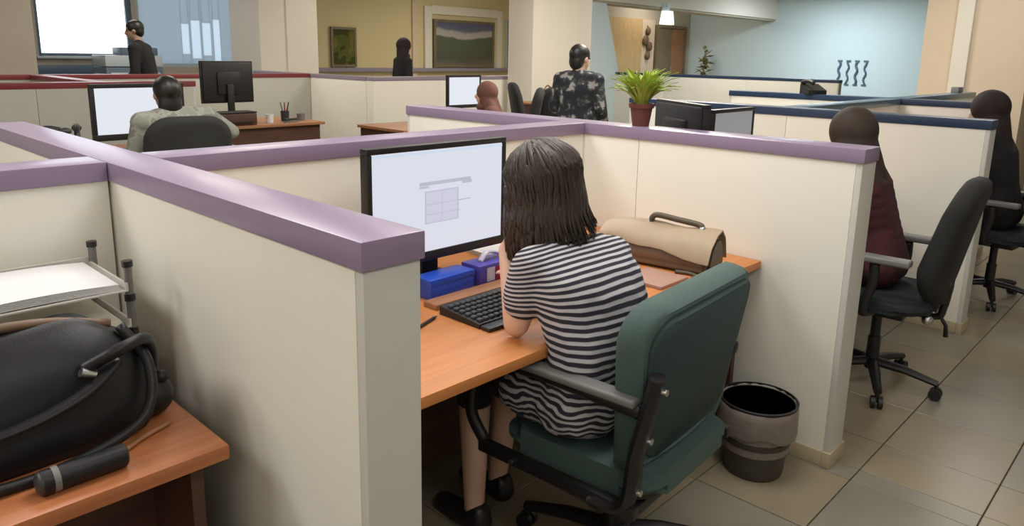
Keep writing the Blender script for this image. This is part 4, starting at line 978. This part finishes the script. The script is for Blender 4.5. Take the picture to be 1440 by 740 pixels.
# pale board with sheets beside the window
w2 = bpy.data.objects.new('window_2', None); COL.objects.link(w2); struct(w2)
def frosted(name, c):
    m, n, l, p = new_mat(name); out = n['Material Output']; tr = n.new('ShaderNodeBsdfTranslucent'); tr.inputs['Color'].default_value = (*c, 1)
    gl = n.new('ShaderNodeBsdfGlossy'); gl.inputs['Roughness'].default_value = 0.25; gl.inputs['Color'].default_value = (0.8, 0.85, 0.9, 1)
    mx = n.new('ShaderNodeMixShader'); mx.inputs[0].default_value = 0.12
    l.new(tr.outputs[0], mx.inputs[1]); l.new(gl.outputs[0], mx.inputs[2]); l.new(mx.outputs[0], out.inputs['Surface']); return m
m_frost = frosted('frosted_film', (0.36, 0.40, 0.43)); m_clear = frosted('thin_frosted_film', (0.52, 0.57, 0.61))
STR = ((5.85, 5.99, 1.40, 1.95), (6.03, 6.20, 1.32, 2.02), (6.24, 6.40, 1.38, 1.98), (6.45, 6.58, 1.26, 2.05))
xs_ = 5.11
for (xa, xb, za, zb) in STR + ((6.88, 6.88, 1.22, 1.22),):
    bx('frosted_pane', (xs_, 14.08, 1.22), (xa, 14.086, 3.13), m_frost, w2)
    if xb > xa:
        bx('frosted_pane', (xa, 14.08, 1.22), (xb, 14.086, za), m_frost, w2); bx('frosted_pane', (xa, 14.08, zb), (xb, 14.086, 3.13), m_frost, w2)
        bx('thin_film_strip', (xa, 14.08, za), (xb, 14.086, zb), m_clear, w2)
    xs_ = xb
bm = NB()
for a_, b_ in (((5.05, 1.16), (5.11, 3.19)), ((6.88, 1.16), (6.94, 3.19)), ((5.11, 1.16), (6.88, 1.22)), ((5.11, 3.13), (6.88, 3.19))): box(bm, (a_[0], 14.04, a_[1]), (b_[0], 14.12, b_[1]), 0.004)
obj('window_frame', bm, m_pale, w2, 40)
t = thing('copier', 'blue-grey office copier between the daylight window and the standing man', 'copier', (4.36, 12.6, 0))
bx('body', (-0.42, -0.30, 0.0), (0.42, 0.30, 1.20), m_navy, t, 0.015); bx('front_panel', (-0.36, -0.325, 0.75), (0.36, -0.30, 1.12), m_pale, t, 0.006); bx('paper_drawer', (-0.36, -0.325, 0.40), (0.36, -0.30, 0.70), m_pale, t, 0.006)
bx('scanner_lid', (-0.42, -0.30, 1.21), (0.42, 0.30, 1.38), m_pale, t, 0.012); bx('feeder', (-0.15, -0.2, 1.38), (0.40, 0.2, 1.50), m_navy, t, 0.02); bx('side_panel', (-0.43, -0.2, 0.8), (-0.42, 0.2, 1.1), m_paper, t)
t = thing('radiator', 'low blue-grey slatted radiator under the daylight window', 'radiator', (4.02, 13.92, 0))
for k_ in range(5): bx('slat', (-0.75, -0.10, 0.25 + k_ * 0.20), (0.75, 0.0, 0.40 + k_ * 0.20), m_navy if k_ % 2 == 0 else m_pale, t, 0.01)
for sx in (-0.6, 0.6): bx('foot', (sx - 0.03, -0.09, 0), (sx + 0.03, 0, 0.25), m_navy, t)
# lamp on the beam, wall hanging, alcove plant, four strips
t = thing('emergency_lamp', 'glowing white emergency lamp hung under the beam', 'lamp', (14.03, 8.92, 2.20))
bm = NB(); prism(bm, [(-0.20, 0), (0.20, 0), (0.13, 0.28), (-0.13, 0.28)], -0.06, 0.06); obj('diffuser', bm, m_sign, t)
bx('bracket', (-0.04, -0.03, 0.28), (0.04, 0.03, 0.42), m_pale, t); bx('back_plate', (-0.10, 0.06, 0.05), (0.10, 0.085, 0.42), m_pale, t)
t = thing('wall_hanging', 'dark dangling wall ornament on the veneer wall behind the potted plant', 'ornament', (17.22, 11.56, 0.0))
bm = NB(); rod(bm, (0, -0.03, 1.45), (0, -0.03, 2.35), 0.012); obj('cord', bm, m_doorwood, t)
for (xx, zz, rr) in ((0.0, 2.2, 0.10), (-0.10, 1.95, 0.13), (0.09, 1.8, 0.12), (0.02, 1.55, 0.10)):
    bm = NB(); ball(bm, (xx, -0.06, zz), (rr, 0.05, rr * 1.1), 2); obj('bead', bm, m_bagbrown, t, 0)
struct(bx('wall_veneer_strip', (17.01, 11.55, 0.1), (17.6, 11.6, 2.5), m_walltan))
t = thing('floor_plant', 'potted bush against the wall right of the alcove door', 'plant', (18.9, 10.7, 0))
bm = NB(); lathe(bm, [(0, 0), (0.15, 0), (0.20, 0.4), (0.17, 0.4), (0.15, 0.36), (0, 0.36)], 20); obj('pot', bm, m_dkgrey, t, 40)
bm = NB(); tube(bm, bez([(0, 0, 0.36), (0.02, 0, 0.9), (-0.03, 0.02, 1.3), (0.02, 0, 1.7)]), 0.025, 8); obj('stem', bm, m_doorwood, t, 0)
rnd = random.Random(9)
bm = NB(); prism(bm, [(0, 0), (0.10, 0.05), (0.20, 0), (0.10, -0.05)], -0.002, 0.002, 'z'); l0 = bpy.data.meshes.new('leaf'); bm.to_mesh(l0); bm.free(); l0.materials.append(mat('dusty_leaf', (0.20, 0.19, 0.07), 0.6, var=0.3, scale=5))
for k_ in range(36):
    o = bpy.data.objects.new('leaf', l0); COL.objects.link(o); o.parent = t; o.location = (rnd.uniform(-.04, .04), rnd.uniform(-.04, .04), rnd.uniform(0.9, 1.75)); o.rotation_euler = (rnd.uniform(-.5, .5), rnd.uniform(-.6, .7), rnd.uniform(0, 6.28)); o.scale = (1.3, 1.3, 1)
def curls(m):
    pass
for k_, yy in enumerate((7.23, 7.02, 6.81, 6.60)):
    t = thing('wall_strip', ('leftmost', 'second from left', 'third from left', 'rightmost')[k_] + ' of the four dark scrolled strips on the pale blue wall', 'ornament', (X1 - 0.005, yy, 0.95), 0, None)
    bm = NB(); P = [( -0.012, 0.022 * math.sin(q * 1.15 + k_ * 1.7), q * 0.05) for q in range(12)]; tube(bm, bez(P, 36), 0.030 if k_ in (0, 2) else 0.024, 6); obj('scroll', bm, m_navy, t, 0)
    bx('top_bar', (-0.022, -0.055, 0.545), (-0.002, 0.055, 0.585), m_navy, t); bx('bottom_bar', (-0.022, -0.055, -0.03), (-0.002, 0.055, 0.0), m_navy, t)
# black desk phone on the second navy cap
t = thing('desk_phone', 'black desk phone on the second navy cap', 'phone', (6.765, 2.72, 1.2), -0.6)
bm = NB(); prism(bm, [(-0.07, 0), (0.07, 0), (0.07, 0.09), (-0.07, 0.035)], -0.09, 0.09, 'x'); obj('body', bm, m_black, t)
bm = NB(); tube(bm, bez([(-0.06, -0.085, 0.10), (-0.06, -0.04, 0.112), (-0.06, 0.03, 0.112), (-0.06, 0.085, 0.10)]), 0.02, 8); obj("handset", bm, m_black, t, 0)
tag(bx('cap_box', (8.62, 1.99, 1.2), (8.80, 2.06, 1.26), m_grey, None, 0.006), 'small grey box on the far end of the grey-blue cap', 'box')
# cabinet, pots and cups before the pillar
t = thing('cabinet', 'low brown cabinet left of the patterned-blouse woman', 'cabinet', (7.42, 6.42, 0), 0.0)
bx('carcass', (-0.45, -0.22, 0.0), (0.45, 0.22, 0.88), m_dkwood, t, 0.004); bx('top', (-0.47, -0.24, 0.88), (0.47, 0.24, 0.905), m_brown, t, 0.004)
for sx in (-0.225, 0.225):
    d_ = bx('door', (sx - 0.21, -0.24, 0.06), (sx + 0.21, -0.22, 0.85), m_brown, t, 0.003); bm = NB(); ball(bm, (sx * 0.2, -0.25, 0.55), 0.014, 2); obj('knob', bm, m_metal, d_, 0)
t = thing('cup', 'white cup on the low brown cabinet', 'cup', (7.12, 6.34, 0.905))
bm = NB(); lathe(bm, [(0, 0), (0.032, 0), (0.042, 0.10), (0.038, 0.10), (0.030, 0.006), (0, 0.006)], 20); obj('body', bm, m_paper, t, 40)
bm = NB(); tube(bm, bez([(0.038, 0, 0.02), (0.068, 0, 0.03), (0.068, 0, 0.07), (0.040, 0, 0.08)]), 0.006, 6); obj('handle', bm, m_paper, t, 0)
bm = NB(); ball(bm, (0, 0, 0.075), (0.20, 0.11, 0.085), 3); ball(bm, (-0.12, 0, 0.11), (0.07, 0.07, 0.06), 2)
for v in bm.verts: v.co.z = max(0, v.co.z)
t = thing('cloth_bag', 'dark green cloth bag on the low brown cabinet', 'bag', (7.40, 6.44, 0.905)); obj('pouch', bm, mat('dark_green_cloth', (0.035, 0.045, 0.03), 0.9, var=0.3), t, 0)
bm = NB(); tube(bm, bez([(-0.10, 0, 0.15), (-0.02, 0, 0.21), (0.08, 0, 0.14)]), 0.010, 8); obj('strap', bm, m_bagbrown, t, 0)
# things on the brown desk by the dark monitor
def cup(label, loc, m, h=0.10, r=0.04, pens=0):
    t = thing('pen_cup', label, 'cup', loc)
    bm = NB(); lathe(bm, [(0, 0), (r * 0.9, 0), (r, h), (r * 0.9, h), (r * 0.82, 0.006), (0, 0.006)], 18); obj('cup', bm, m, t, 40)
    for k_ in range(pens):
        bm = NB(); a = k_ * 2.1; rod(bm, (0, 0, 0.01), (r * 1.1 * math.cos(a), r * 1.1 * math.sin(a), h + 0.09), 0.006); obj('pen', bm, (m_black, m_navy, m_redlab)[k_ % 3], t)
cup('dark pen cup with pens on the brown desk beside the dark monitor', (4.02, 7.20, 0.76), m_dkgrey, 0.11, 0.045, 3)
cup('white mug on the brown desk, left of the pen cup', (3.80, 7.12, 0.76), m_paper, 0.09, 0.04)
cup('small grey pot at the right end of the brown desk', (4.22, 7.22, 0.76), m_grey, 0.07, 0.045)
t = thing('stapler', 'grey stapler on the brown desk in front of the pen cup', 'stapler', (4.00, 7.05, 0.76), 0.2)
bx('base', (-0.08, -0.02, 0), (0.08, 0.02, 0.015), m_grey, t, 0.003); bx('arm', (-0.08, -0.017, 0.02), (0.075, 0.017, 0.045), m_dkgrey, t, 0.006)
t = thing('printer', 'low dark printer under the dark monitor on the brown desk', 'printer', (3.40, 7.09, 0.76), 0.0)
bx('body', (-0.20, -0.10, 0), (0.20, 0.10, 0.12), m_dkwood, t, 0.015); bx('tray', (-0.15, -0.13, 0.03), (0.15, -0.10, 0.04), m_black, t); bx('lid', (-0.20, -0.10, 0.121), (0.20, 0.10, 0.135), m_black, t, 0.004)
# clutter left of the grey-jacket person's monitor
for k_, (xx, yy, rz, lb) in enumerate(((1.20, 5.66, 0.3, 'leftmost'), (1.40, 5.58, -0.4, 'middle'), (1.585, 5.64, 1.3, 'rightmost'))):
    t = thing('desk_gadget', lb + ' of the three dark gadgets left of the grey-jacket person\'s monitor', 'gadget', (xx, yy, 0.74), rz); t.scale = (1.3, 1.3, 1.3)
    bx('body', (-0.06, -0.035, 0), (0.06, 0.035, 0.05), m_black, t, 0.01); bm = NB(); tube(bm, bez([(-0.05, 0, 0.045), (-0.08, 0, 0.12), (-0.02, 0, 0.17), (0.06, 0, 0.16)]), 0.014, 8); obj('arm', bm, m_black, t, 0); bm = NB(); ball(bm, (0.07, 0, 0.155), (0.035, 0.025, 0.02), 2); obj('head', bm, m_dkgrey, t, 0)
